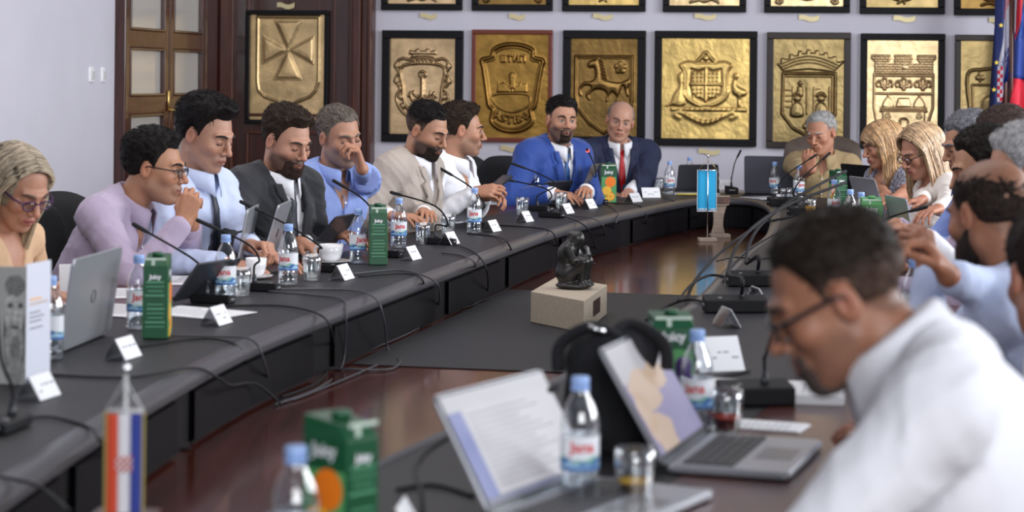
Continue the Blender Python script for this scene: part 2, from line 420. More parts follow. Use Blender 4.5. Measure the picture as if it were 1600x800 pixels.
# ================================================================ GILDED RELIEFS
def sst(e0, e1, x): t = np.clip((x-e0)/(e1-e0), 0, 1); return t*t*(3-2*t)
class Relief:
    def __init__(s, w, h, n=120):
        s.w = w; s.h = h; nx = n; nz = int(n*h/w); s.nx, s.nz = nx, nz
        s.X, s.Z = np.meshgrid(np.linspace(0, 1, nx), np.linspace(0, h/w, nz), indexing='ij'); s.H = np.zeros_like(s.X); s.asp = h/w
    def dline(s, pts, closed=False):
        D = np.full_like(s.X, 9.); P = list(pts)
        if closed: P = P+[P[0]]
        for (a, b) in zip(P[:-1], P[1:]):
            dx, dz = b[0]-a[0], b[1]-a[1]; q = dx*dx+dz*dz+1e-9; t = np.clip(((s.X-a[0])*dx+(s.Z-a[1])*dz)/q, 0, 1)
            D = np.minimum(D, np.hypot(s.X-a[0]-t*dx, s.Z-a[1]-t*dz))
        return D
    def inside(s, P):
        r = np.zeros(s.X.shape, bool); n = len(P)
        for i in range(n):
            (x1, z1), (x2, z2) = P[i], P[(i+1) % n]
            if z1 == z2: continue
            c = ((z1 > s.Z) != (z2 > s.Z)) & (s.X < (x2-x1)*(s.Z-z1)/(z2-z1)+x1); r ^= c
        return r
    def ridge(s, pts, w=.012, a=1., closed=False): s.H = np.maximum(s.H, a*np.exp(-(s.dline(pts, closed)/w)**2)); return s
    def groove(s, pts, w=.008, a=.6, closed=False): s.H = s.H-a*np.exp(-(s.dline(pts, closed)/w)**2); return s
    def fill(s, P, a=1., soft=.02, dome=.0):
        d = s.dline(P, True); ins = s.inside(P); h = np.where(ins, a*sst(0, soft, d)+dome*np.clip(d/.08, 0, 1), 0); s.H = np.maximum(s.H, s.H*0+h) if True else s.H; return s
    def disc(s, x, z, r, a=1.): d = np.hypot(s.X-x, s.Z-z); s.H = np.maximum(s.H, a*np.sqrt(np.clip(1-(d/r)**2, 0, 1))); return s
    def ring(s, x, z, r, w=.012, a=1.): s.H = np.maximum(s.H, a*np.exp(-((np.hypot(s.X-x, s.Z-z)-r)/w)**2)); return s
def mir(pts): return [(1-x, z) for x, z in pts]
def cur(pts, n=6, closed=False): return [(p.x, p.y) for p in catmull([(x, z, 0) for x, z in pts], n, closed)]
def arc(x, z, r, a0, a1, n=12, rz=None): return [(x+r*math.cos(math.radians(a0+(a1-a0)*i/n)), z+(rz or r)*math.sin(math.radians(a0+(a1-a0)*i/n))) for i in range(n+1)]
GL = {'A': [[(0, 0), (.5, 1), (1, 0)], [(.2, .4), (.8, .4)]], 'S': [[(1, 1), (.1, .75), (.9, .3), (0, 0)]], 'T': [[(.5, 0), (.5, 1)], [(0, 1), (1, 1)]], 'I': [[(.5, 0), (.5, 1)]],
      'B': [[(0, 0), (0, 1), (.8, .8), (.1, .55), (.9, .25), (0, 0)]], 'O': [[(.5, 0), (0, .5), (.5, 1), (1, .5), (.5, 0)]],
      'W': [[(0, 1), (0, 0), (1, 0), (1, 1)], [(.5, 0), (.5, 1)]], 'P': [[(0, 0), (0, 1), (1, 1), (1, 0)]], 'N': [[(0, 1), (0, 0), (1, 1), (1, 0)]],
      'H': [[(0, 0), (0, 1)], [(1, 0), (1, 1)], [(0, .5), (1, .5)]], 'C': [[(1, 1), (0, .8), (0, .2), (1, 0)]], 'E': [[(1, 1), (0, 1), (0, 0), (1, 0)], [(0, .5), (.8, .5)]]}
def letters(R, txt, pos, h, w, lw=.007, a=.8):
    for ch, (x, z, ang) in zip(txt, pos):
        c, s_ = math.cos(ang), math.sin(ang)
        for st in GL[ch]: R.ridge([(x+(px-.5)*w*c-(pz-.5)*h*s_, z+(px-.5)*w*s_+(pz-.5)*h*c) for px, pz in st], lw, a)
def castle(R, x, z, w, h, a=.7):
    P = [(x-w/2, z)]
    for k, (cx, cw, ch) in enumerate(((-.38, .2, .55), (-.13, .12, .4), (.0, .22, 1.), (.15, .12, .4), (.38, .2, .55))):
        x0, x1 = x+(cx-cw/2)*w, x+(cx+cw/2)*w; t = (x1-x0)/5; top = z+ch*h
        for m in range(5): P += [(x0+m*t, top-(0 if m % 2 == 0 else .1*h)), (x0+(m+1)*t, top-(0 if m % 2 == 0 else .1*h))]
    P += [(x+w/2, z)]; R.fill(P, a, .008)
    R.groove(arc(x, z+.12*h, w*.05, 0, 180), .008, .5); R.groove([(x-w*.05, z), (x-w*.05, z+.12*h)], .006, .5); R.groove([(x+w*.05, z), (x+w*.05, z+.12*h)], .006, .5)
def scalepts(P, x, z, sx, sz): return [(x+a*sx, z+b*sz) for a, b in P]
def r_anchor(R):
    H = R.asp; sh = [(.2, 1.03), (.8, 1.03), (.8, .7), (.78, .5), (.7, .36), (.5, .24), (.3, .36), (.22, .5), (.2, .7)]
    R.ridge(cur(sh, 5, True), .014, 1, True)
    out = cur([(.12, 1.1), (.2, 1.14), (.3, 1.12), (.5, 1.15), (.7, 1.12), (.8, 1.14), (.88, 1.1), (.9, 1.0), (.86, .92), (.9, .85), (.88, .75), (.84, .68), (.9, .55), (.85, .4), (.74, .28), (.5, .17), (.26, .28), (.15, .4), (.1, .55), (.16, .68), (.12, .75), (.1, .85), (.14, .92), (.1, 1.0)], 4, True)
    R.ridge(out, .013, .9, True)
    for x, z in ((.1, 1.03), (.9, 1.03), (.1, .8), (.9, .8), (.17, .56), (.83, .56), (.2, .42), (.8, .42), (.33, .28), (.67, .28)): R.disc(x, z, .032, 1); R.ring(x, z, .03, .01, 1)
    for x in (.36, .44, .5, .56, .64): R.ring(x, 1.09, .024, .01, .9)
    R.fill([(.3, 1.14), (.33, 1.19), (.28, 1.2), (.3, 1.27), (.38, 1.25), (.39, 1.28), (.45, 1.29), (.46, 1.26), (.54, 1.26), (.55, 1.29), (.61, 1.28), (.62, 1.25), (.7, 1.27), (.72, 1.2), (.67, 1.19), (.7, 1.14), (.5, 1.17)], .7, .02); R.groove([(.31, 1.2), (.69, 1.2)], .008, .4)
    R.ring(.5, .9, .045, .013, 1); R.ridge([(.5, .86), (.5, .58)], .022, 1)
    for m in (lambda p: p, mir): R.ridge(m(cur([(.5, .57), (.44, .51), (.36, .5), (.33, .56), (.32, .62)])), .015, 1); R.ridge(m([(.29, .57), (.32, .63), (.37, .6)]), .012, .8); R.ridge(m(cur([(.5, .6), (.42, .56), (.38, .6), (.37, .64)])), .012, .8)
def r_stip(R):
    out = cur([(.24, 1.2), (.35, 1.26), (.5, 1.28), (.65, 1.26), (.78, 1.2), (.79, 1.1), (.92, 1.06), (.9, .95), (.86, .7), (.82, .45), (.76, .38), (.78, .22), (.66, .12), (.5, .09), (.34, .12), (.22, .22), (.24, .38), (.18, .45), (.14, .7), (.1, .95), (.08, 1.06), (.21, 1.1)], 5, True)
    R.ridge(out, .02, 1.2, True); R.ridge(scalepts([((x-.5), (z-.7)) for x, z in out], .5, .7, .9, .92), .007, .5, True)
    letters(R, 'WTNP', [(.37, 1.08, 0), (.46, 1.08, 0), (.55, 1.08, 0), (.64, 1.08, 0)], .08, .055, .008, .8)
    castle(R, .5, .62, .42, .26); R.disc(.5, .86, .035, .7)
    R.ridge(cur([(.22, .55), (.3, .42), (.5, .35), (.7, .42), (.75, .52), (.68, .6), (.33, .6)], 5, True), .008, .5, True)
    letters(R, 'ASTIBO', [(.3, .3, -.35), (.385, .265, -.2), (.465, .245, -.08), (.54, .245, .05), (.61, .26, .2), (.69, .3, .35)], .09, .06, .010, .95)
def r_horse(R):
    R.ridge([(.07, 1.2), (.92, 1.2), (.92, .55), (.9, .4), (.72, .2), (.5, .05), (.28, .2), (.1, .42), (.07, .62)], .014, .9, True)
    R.ridge([(.1, 1.17), (.89, 1.17), (.89, .55)], .006, .4)
    horse = cur([(.24, 1.06), (.27, 1.13), (.36, 1.16), (.4, 1.2), (.43, 1.13), (.46, 1.0), (.48, .88), (.62, .83), (.74, .82), (.8, .84), (.88, .87), (.9, .8), (.86, .72), (.88, .62), (.84, .6), (.81, .7), (.78, .76), (.76, .7), (.72, .6), (.7, .52), (.66, .5), (.68, .6), (.62, .66), (.58, .6), (.56, .52), (.52, .53), (.54, .62), (.5, .68), (.42, .7), (.34, .68), (.28, .62), (.3, .56), (.26, .54), (.22, .64), (.3, .73), (.22, .76), (.16, .7), (.17, .6), (.12, .62), (.12, .74), (.2, .82), (.32, .84), (.36, .92), (.34, 1.02), (.28, 1.02)], 4, True)
    R.fill(horse, .75, .035, .5)
    for k in range(6): R.ridge([(.41+.01*k, 1.15-.05*k), (.47+.012*k, 1.12-.05*k)], .01, 1.)
    for k in range(5): a = math.radians(90+72*k); R.disc(.74+.055*math.cos(a), 1.03+.055*math.sin(a), .042, .6)
    R.ring(.74, 1.03, .03, .012, .9); R.disc(.74, 1.03, .02, 1)
def r_arms(R):
    out = cur([(.5, .86), (.6, .86), (.7, .88), (.79, .84), (.75, .77), (.74, .6), (.75, .5), (.62, .4), (.5, .36), (.38, .4), (.25, .5), (.26, .6), (.25, .77), (.21, .84), (.3, .88), (.4, .86)], 4, True)
    R.fill(out, .45, .02); R.ridge(out, .008, .7, True)
    sh = [(.33, .79), (.42, .77), (.5, .8), (.58, .77), (.67, .79), (.68, .6), (.66, .5), (.5, .42), (.34, .5), (.32, .6)]
    R.groove(sh, .012, .5, True); R.ridge([(.5, .8), (.5, .43)], .016, .9); R.ridge([(.33, .62), (.67, .62)], .016, .9)
    for i in range(7):
        for j in range(7):
            x, z = .36+.045*i, .48+.045*j
            if abs(x-.5) > .03 and abs(z-.62) > .03: R.disc(x, z, .014, .75)
    R.ridge(cur([(.4, .88), (.45, .93), (.5, .99), (.55, .93), (.6, .88)], 4), .014, .7); R.disc(.5, .92, .03, .8)
    R.ridge(cur([(.25, .55), (.3, .45), (.5, .36), (.7, .45), (.75, .55)]), .02, .6)
    kang = cur([(.2, .74), (.24, .76), (.25, .7), (.24, .6), (.26, .5), (.27, .4), (.2, .36), (.12, .38), (.02, .36), (.1, .4), (.14, .5), (.2, .6), (.18, .7)], 4, True)
    emu = cur([(.82, .73), (.85, .75), (.87, .72), (.84, .66), (.87, .6), (.96, .55), (.95, .5), (.9, .48), (.89, .37), (.87, .37), (.87, .48), (.82, .52), (.8, .6), (.82, .68)], 4, True)
    for P in (kang, emu): R.fill(P, .55, .015, .3); R.ridge(P, .004, .4, True)
    R.fill([(.1, .36), (.97, .36), (.97, .31), (.1, .31)], .4, .012); R.groove([(.02, .365), (.97, .365)], .006, .5)
    R.ridge(cur([(.2, .24), (.16, .27), (.2, .3), (.3, .26), (.5, .18), (.7, .26), (.8, .3), (.84, .27), (.8, .24)]), .03, .5)
    for k in range(15): x = .28+.03*k; z = .19+1.7*(x-.5)**2; R.ridge([(x, z-.015), (x+(.01 if k % 2 else -.01), z+.015)], .006, .9)
    for k in range(12): x = .18+.06*k; R.ridge([(x, .322), (x+.03, .348)], .005, .7)
def r_figures(R):
    P = []; n = 15
    for i in range(n+1):
        t = i/n; x = .04+.92*t; z = 1.12+.16*math.sin(math.pi*t); P.append((x, z+(.045 if i % 2 else 0))); P.append((x+.92/n*.9, z+(.045 if i % 2 else 0)))
    P += [(.86, 1.0), (.7, 1.02), (.5, 1.04), (.3, 1.02), (.14, 1.0)]; R.fill(P, .6, .015)
    for d in (0, .045, .09): R.groove([(.08+.9*i/10*.93, 1.09-d+.13*math.sin(math.pi*i/10)) for i in range(11)], .005, .35)
    R.ridge([(.14, .98), (.88, .98), (.88, .4), (.72, .2), (.5, .08), (.28, .2), (.13, .4)], .014, .9, True); R.ridge([(.18, .94), (.84, .94), (.84, .42)], .006, .5)
    for x in (.34, .68):
        R.disc(x, .62, .05, 1); R.fill(cur([(x-.09, .36), (x-.08, .52), (x, .58), (x+.08, .52), (x+.09, .36)], 4, True), .7, .03, .3); R.ridge(arc(x, .64, .06, 20, 160), .012, .9)
        for k in range(4): R.ridge([(x-.05+.03*k, .4), (x-.04+.03*k, .52)], .007, .95)
    R.disc(.38, .84, .03, .9); R.fill([(.33, .66), (.34, .8), (.42, .8), (.43, .66)], .5, .02, .3)
    for x in (.28, .48, .58, .8): R.ridge([(x, .4), (x, .78)], .008, .45)
    for z in (.5, .58, .66, .74): R.ridge([(.18, z), (.28, z)], .005, .4); R.ridge([(.58, z+.02), (.66, z+.02)], .005, .3)
    for x, z in ((.46, .22), (.54, .22), (.5, .16), (.5, .27)): R.disc(x, z, .04, .7)
def r_castle(R):
    P = [(.05, 1.26), (.05, 1.2), (.1, 1.16), (.1, .98), (.93, .98), (.93, 1.16), (.97, 1.2), (.97, 1.26), (.7, 1.26), (.7, 1.19), (.75, 1.13), (.64, 1.13), (.64, 1.26), (.38, 1.26), (.38, 1.13), (.28, 1.13), (.33, 1.19), (.33, 1.26)]
    R.fill(P, .45, .012); ins = R.inside(P)
    bz = (R.Z/.036); row = np.floor(bz); fx = (R.X/.07+.5*(row % 2)) % 1; fz = bz % 1
    jt = np.minimum(np.minimum(fx, 1-fx)*.07, np.minimum(fz, 1-fz)*.036); R.H -= np.where(ins, .35*np.exp(-(jt/.005)**2), 0)
    R.disc(.53, 1.08, .05, .8)
    for st in ([(.1, .98), (.1, .5), (.14, .3), (.25, .18), (.5, .08), (.75, .18), (.87, .3), (.93, .5), (.93, .98)], [(.1, .7), (.93, .7)], [(.1, .96), (.93, .96)]): R.ridge(st, .009, .7)
    for x in (.25, .52, .79):
        R.ridge(cur([(x, .93), (x-.04, .86), (x, .76), (x+.04, .86)], 4, True), .009, .8, True)
        for q in (-1, 1): R.ridge(cur([(x+q*.03, .79), (x+q*.07, .88), (x+q*.11, .85), (x+q*.1, .8)]), .009, .8)
        R.ridge([(x-.06, .8), (x+.06, .8)], .008, .8); R.fill([(x-.03, .74), (x, .92), (x+.03, .74)], .4, .02)
    R.fill([(.22, .2), (.22, .44), (.82, .44), (.82, .2)], .45, .012); R.ridge([(.2, .45), (.84, .45)], .010, .8); R.ridge([(.2, .49), (.84, .49)], .007, .6)
    for x in (.3, .74): R.fill(cur([(x-.08, .5), (x-.06, .6), (x, .66), (x+.06, .6), (x+.08, .5)], 4, True), .5, .02); R.ridge([(x, .66), (x, .7), (x+.04, .69)], .006, .7); R.ring(x, .38, .035, .008, .8); R.ridge([(x-.03, .38), (x+.03, .38)], .005, .7)
    R.fill([(.4, .5), (.44, .64), (.6, .64), (.64, .5)], .5, .02)
    R.groove(arc(.52, .28, .055, 0, 180), .012, .5); R.groove([(.465, .2), (.465, .28)], .01, .5); R.groove([(.575, .2), (.575, .28)], .01, .5)
    for k in range(3): R.ridge([(.5+.02*k, .2), (.5+.02*k, .31)], .004, .5)
def r_clover(R):
    R.ridge(cur([(.1, 1.02), (.3, 1.08), (.5, 1.1), (.7, 1.08), (.9, 1.02), (.88, .6), (.8, .3), (.5, .1), (.2, .3), (.12, .6)], 5, True), .014, .8, True)
    R.ridge([(.16, .86), (.84, .86), (.82, .5), (.74, .3), (.5, .15), (.26, .3), (.18, .5)], .009, .6, True)
    for x in (.27, .5, .73):
        for a in (90, 210, 330): R.disc(x+.035*math.cos(math.radians(a)), .98+.035*math.sin(math.radians(a)), .034, .7)
        R.ridge([(x, .98), (x, .91)], .008, .7)
    R.fill(cur([(.3, .2), (.28, .6), (.36, .72), (.5, .74), (.6, .8), (.66, .7), (.6, .5), (.62, .25)], 5, True), .7, .06, .6)
def r_cross(R):
    H = R.asp
    R.ridge([(.1, 1.34), (.92, 1.34), (.92, .5), (.88, .38), (.8, .3), (.64, .24), (.57, .19), (.5, .21), (.45, .19), (.38, .24), (.2, .3), (.12, .38), (.1, .5)], .012, .8, True)
    cx, cz = .51, .91
    for k in range(4):
        a = math.radians(90*k); c, s_ = math.cos(a), math.sin(a); L = .34 if k % 2 == 0 else .38
        P = [(.0, 0), (L, -.18), (L, .18)]; Q = [(cx+x*c-z*s_, cz+x*s_+z*c) for x, z in P]; R.fill(Q, .55, .03, .25); R.ridge(Q, .005, .35, True)
def r_top(R, kind):
    R.ridge(cur([(.1, 1.2), (.9, 1.2), (.9, .5), (.75, .22), (.5, .1), (.25, .22), (.1, .5)], 5, True), .014, .8, True)
    if kind % 3 == 0: R.ridge(cur([(.3, .05), (.42, .08), (.5, .06), (.6, .09), (.7, .05)]), .012, .7)
    if kind % 3 == 1:
        for q, m in enumerate((lambda p: p, mir)): R.ridge(m(cur([(.12, .1), (.08, .06), (.12, .04), (.16, .07)])), .012, .8)
    if kind % 3 == 2: letters(R, 'SI', [(.46, .09, 0), (.53, .09, 0)], .07, .045, .008, .8)
    R.fill(cur([(.3, .5), (.35, .9), (.5, 1.05), (.65, .9), (.7, .5), (.5, .35)], 5, True), .6, .08, .5)
def gold(name, c1, c2, r=.34):
    m = mat(name, c1, r, metal=.9, noise=.35, nscale=7, bump=.25, bscale=25, attr=True); return m
M_gold = gold('gilding', (1, 1, 1), None)
def picture(px0, px1, py0, py1, fn, fm, col, label, fw=.055, M=None, name='framed_relief', amp=.014, patina=(.10, .04, .01), pstr=1.):
    A = wallpt(px0, py1); B = wallpt(px1, py0)
    a = ml(A, MWL); c = ml(B, MWL); w = c.x-a.x; h = c.z-a.z; off = -.14 if M else 0
    t = thing(name, label, 'relief picture', (0, 0, 0), 0, None); t.matrix_world = MWL @ Matrix.Translation((a.x, off if M is None else M, a.z))
    for i, (c_, d_) in enumerate((((w/2, -.02, fw/2), (w, .04, fw)), ((w/2, -.02, h-fw/2), (w, .04, fw)), ((fw/2, -.02, h/2), (fw, .04, h-2*fw)), ((w-fw/2, -.02, h/2), (fw, .04, h-2*fw)))):
        b = MB(); b.box(c_, d_); b.build('frame_rail', fm, t, bevel=.005)
    R = Relief(w-2*fw, h-2*fw); fn(R)
    rr = np.random.RandomState(len(label)); R.H = R.H+.05*wob((R.X, R.Z, R.X*0), 9, len(label))
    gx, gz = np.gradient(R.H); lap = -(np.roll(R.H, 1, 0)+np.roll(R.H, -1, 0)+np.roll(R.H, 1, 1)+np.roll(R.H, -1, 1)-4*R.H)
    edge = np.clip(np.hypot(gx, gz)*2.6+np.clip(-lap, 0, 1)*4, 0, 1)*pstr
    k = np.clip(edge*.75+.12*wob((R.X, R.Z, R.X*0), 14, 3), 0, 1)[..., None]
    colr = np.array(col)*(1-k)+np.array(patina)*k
    V = np.stack([fw+R.X*R.w, -.012-R.H*amp, fw+R.Z*R.w], -1).reshape(-1, 3)
    i, j = np.meshgrid(np.arange(R.nx-1), np.arange(R.nz-1), indexing='ij'); q = i*R.nz+j
    Fq = np.stack([q, q+R.nz, q+R.nz+1, q+1], -1).reshape(-1, 4)
    mk('gilded_relief', V, Fq, M_gold, t, True, colr.reshape(-1, 3))
    b = MB(); b.box((w/2, -.004, h/2), (w-.02, .008, h-.02)); b.build('back_board', fm, t)
    return t
G1 = (.86, .62, .34); G2 = (.50, .29, .07); G3 = (.36, .22, .07); G4 = (.90, .64, .23); G5 = (.46, .34, .15); G6 = (1.0, .76, .42)
picture(597, 725, 48, 221, r_anchor, M_frameb, G1, 'black framed gilded relief of a double hooked anchor in scrolled shield')
picture(737, 865, 47, 221, r_stip, M_framer, G2, 'red framed gilded relief of a castle with lettering above and below', .03)
picture(879, 1010, 48, 225, r_horse, M_frameb, G3, 'black framed dark gold relief of a prancing horse and rose')
picture(1022, 1184, 49, 227, r_arms, M_frameb, G4, 'widest gilded relief, shield held by kangaroo and emu', .05, patina=(.22, .09, .02))
picture(1197, 1330, 51, 231, r_figures, M_frameb2, G5, 'dull gold relief of two robed figures under a battlement crown', .045)
picture(1343, 1477, 53, 232, r_castle, M_frameb, G6, 'pale gold relief of brick battlements, three lilies and a castle', .045, patina=(.2, .08, .02))
picture(1490, 1624, 55, 236, r_clover, M_frameb2, G5, 'dark relief with clovers, half hidden by the flags', .04)
tops = [(597, 725, 16, G1), (738, 866, 17, G3), (879, 1011, 18, G4), (1036, 1168, 19, G6), (1194, 1330, 20, G6), (1343, 1478, 22, G5), (1490, 1622, 24, G3)]
for i, (x0, x1, y1, c) in enumerate(tops):
    nm = ['above the anchor relief', 'above the red framed castle relief', 'above the horse relief', 'above the kangaroo and emu relief', 'above the two robed figures relief', 'above the three lilies relief', 'above the clover relief by the flags'][i]
    picture(x0, x1, y1-178, y1, lambda R, i=i: r_top(R, i), M_frameb, c, 'upper row gilded relief, cut by the frame top, '+nm, .045)
picture(387, 518, 17, 193, r_cross, M_frameb, (.85, .62, .32), 'gilded cross relief in black frame on the mahogany door', .03, M=-.045, pstr=.6)
# little gilded name ribbons under the pictures
for (px, py, w, off, nm) in ((450, 10, 28, .05, 'on the mahogany door, above the cross relief'), (670, 26, 26, 0, 'above the anchor relief'), (808, 27, 24, 0, 'above the red framed relief'), (942, 27, 30, 0, 'above the horse relief'), (1102, 27, 32, 0, 'above the kangaroo and emu relief'),
                     (1264, 29, 30, 0, 'above the two robed figures relief'), (1413, 30, 32, 0, 'above the three lilies relief'), (1556, 33, 20, 0, 'beside the flags, above the clover relief'), (1108, 238, 32, 0, 'below the kangaroo and emu relief'), (797, 233, 28, 0, 'below the red framed relief')):
    p = wallpt(px, py); q = ml(p, MWL); w_ = w/228.; b = MB(); P = []
    n = 10
    for i in range(n+1): x = -w_/2+w_*i/n; P.append((x, .006*math.sin(i*math.pi*2/n*1.0)-.02+.012*abs(i-5)/5))
    for i in range(n, -1, -1): x = -w_/2+w_*i/n; P.append((x, .006*math.sin(i*math.pi*2/n)+.012*abs(i-5)/5+.012))
    b.prism(P, .006)
    o = b.build('name_ribbon', mat('pale_brass', (.72, .62, .36), .4, metal=.5)); o.matrix_world = MWL @ Matrix.Translation((q.x, -off-.008, q.z)); tag(o, 'small curled brass name ribbon '+nm, 'plaque')
    for k in range(7):
        pass

# ================================================================ THE CONFERENCE TABLE
INNER = [(-.76, 2.72), (-.83, 3.2), (-.82, 3.7), (-.77, 4.4), (-.66, 5.35), (-.42, 6.5), (-.17, 7.65), (.01, 8.5), (.21, 9.36), (.52, 10.4), (.94, 11.55), (1.13, 11.96), (1.30, 12.02), (1.41, 11.8), (1.39, 11.0), (1.17, 9.4), (.96, 8.44), (.77, 7.5), (.56, 6.45), (.28, 5.4), (-.04, 4.4), (-.30, 3.6), (-.52, 2.95), (-.66, 2.66)]
IC = [Vector((p.x, p.y)) for p in catmull([(x, y, 0) for x, y in INNER], 6, True)]
NI = len(IC); ICN = []
for i in range(NI):
    t = (IC[(i+2) % NI]-IC[(i-2) % NI]).normalized(); ICN.append(Vector((-t.y, t.x)))
def offp(i, o): return IC[i % NI]+ICN[i % NI]*o
def ring(prof, i0=0, i1=None, closed=True, mul=1):
    b = MB(); rng = list(range(NI)) if i1 is None else list(range(i0, i1+1))
    vs = [(*offp(i, o), z) for i in rng for (o, z) in prof]; m = len(prof); n = len(rng); fs = []
    for i in range(n if i1 is None else n-1):
        j = (i+1) % n
        for k in range(m-1): fs.append((i*m+k, i*m+k+1, j*m+k+1, j*m+k))
    return b.add(vs, fs)
ZI = .57
table = thing('conference_table', 'long oval black and mahogany conference table with sunken glossy centre', 'table', (.3, 7.4, 0))
def tpart(b, name, m, **k):
    o = b.build(name, m, table, **k); o.matrix_parent_inverse = Matrix.Translation((-.3, -7.4, 0)); return o
OW = .92
tpart(ring([(.05, .749), (.3, .7505), (.57, .7505), (.57, .72)]), 'desk_mat', M_mat)
tpart(ring([(.004, .715), (0, .728), (.006, .742), (.022, .7495), (.052, .7502), (.052, .71)]), 'edge_trim', M_edge, smooth=True)
tpart(ring([(.57, .745), (.573, .7515), (OW-.02, .7515), (OW, .745), (OW+.004, .73), (OW, .712), (.03, .712)]), 'wood_rim', M_mahog_top, smooth=False)
tpart(ring([(.03, .72), (.03, ZI-.03), (.05, ZI-.03), (.05, .72)]), 'skirt', M_skirt)
step = 7
for i in range(0, NI-1, step):
    if i+step-1 < NI: tpart(ring([(.03, .70), (.016, .697), (.016, ZI+.012), (.03, ZI+.01)], i, i+step-1), 'skirt_panel', mat('skirt_panel_laminate', (.007, .006, .008), .6, spec=.12))
vs = [(p.x+n.x*.03, p.y+n.y*.03, ZI) for p, n in zip(IC, ICN)]
b = MB(); b.add(vs+[(x, y, z-.03) for x, y, z in vs], [tuple(range(NI-1, -1, -1)), tuple(range(NI, 2*NI))]); b.cur = 0
tpart(b, 'inner_top', mat('mahogany_gloss', (.075, .017, .011), .18, noise=.5, nscale=2.5, stretch=(7, 1, 1), coat=.3))
def xin(y, side):
    c = [p for i, p in enumerate(IC) if (ICN[i].x < 0) == (side < 0)]; c.sort(key=lambda p: abs(p.y-y)); return c[0].x
b = MB(); vs = []; n = 24
for i in range(n+1):
    t = i/n; yl = 6.22+(8.44-6.22)*t; yr = 6.03+(8.26-6.03)*t
    ys = sorted([p for k, p in enumerate(IC) if ICN[k].x < 0], key=lambda p: p.y); xl_ = np.interp(yl, [p.y for p in ys], [p.x for p in ys])
    ys = sorted([p for k, p in enumerate(IC) if ICN[k].x > 0], key=lambda p: p.y); xr_ = np.interp(yr, [p.y for p in ys], [p.x for p in ys])
    vs += [(xl_, yl, ZI+.003), (xr_, yr, ZI+.003)]
b.add(vs, [(2*i, 2*i+1, 2*i+3, 2*i+2) for i in range(n)]); tpart(b, 'centre_inlay', M_inlay)
for i in range(4, NI, 12):
    p = offp(i, .5); b = MB(); b.rbox((p.x, p.y, .355), (.09, .09, .71), .015); tpart(b, 'leg', M_skirt)
tpart(ring([(.40, .71), (.40, .25), (.42, .25), (.42, .71)]), 'modesty_panel', M_skirt)

# ================================================================ SMALL THINGS ON THE TABLE
def decal(parent, name, m, V, Fc): return mk(name, V, Fc, m, parent, False)
BOT = {}
def bottle(px, py, label, grp='half litre water bottles on the table', rz=0., text=True, lvl=.115):
    p = T(px, py); t = thing('water_bottle', label, 'bottle', (p.x, p.y, .752), 0, grp)
    if not BOT:
        b = MB(); prof = [(.024, .001), (.031, .004), (.0325, .012), (.0325, .022), (.0312, .026), (.0325, .030), (.0325, .045), (.0318, .048), (.0318, .108), (.0325, .111), (.0325, .125), (.030, .140), (.024, .156), (.016, .170), (.0125, .178), (.0125, .186)]
        BOT['body'] = b.lathe(prof, 20).build('body', M_clear, t, True)
        b = MB(); BOT['water'] = b.lathe([(.02, .003), (.029, .006), (.0300, .105)], 16).build('water', M_water, t, True)
        b = MB(); BOT['cap'] = b.lathe([(.0135, .0), (.0150, .002), (.0150, .016), (.0135, .018)], 18, (0, 0, .184)).build('cap', M_capblue, t, True)
        b = MB(); b.lathe([(.0150, .179), (.0158, .180), (.0158, .183), (.0150, .184)], 18); BOT['neck_ring'] = b.build('neck_ring', M_capblue, t, True)
        b = MB(); n = 24; z = [.050, .056, .061, .066, .070, .107]; vs = []; fs = []
        for k, zz in enumerate(z):
            for i in range(n+1):
                a = 2*math.pi*i/n; dz = (0, .0, .004, .004, .003, 0)[k]*math.sin(a*3+k)+(0, 0, .003, .003, .002, 0)[k]*math.sin(a*7+k*2)
                vs.append((.0328*math.cos(a), .0328*math.sin(a), zz+dz))
        for k in range(5):
            for i in range(n): fs.append((k*(n+1)+i, k*(n+1)+i+1, (k+1)*(n+1)+i+1, (k+1)*(n+1)+i))
        ms = [mat('label_blue', (.05, .16, .42), .4), mat('label_white', (.78, .80, .85), .4), mat('label_sky', (.35, .55, .75), .4), mat('label_green', (.25, .5, .45), .4)]
        b.v = vs; b.f = fs; b.mi = [(0, 2, 0, 3, 1)[k] for k in range(5) for i in range(n)]
        BOT['label_band'] = b.build('label_band', ms, t, True)
        tv, tf = text_geo('Jana', .026, .0006); vs = []; fs = []
        for a0 in (-math.pi/2, math.pi/2):
            n0 = len(vs); vs += [(.0334*math.cos(a0+x/.033), .0334*math.sin(a0+x/.033), .089+y) for x, y, z in tv]; fs += [tuple(i+n0 for i in f) for f in tf]
        BOT['lettering'] = mk('lettering', vs, fs, M_red, t, False)
    else:
        for k, o in BOT.items(): link(o.copy(), None).parent = t
    t.rotation_euler.z = rz; return t
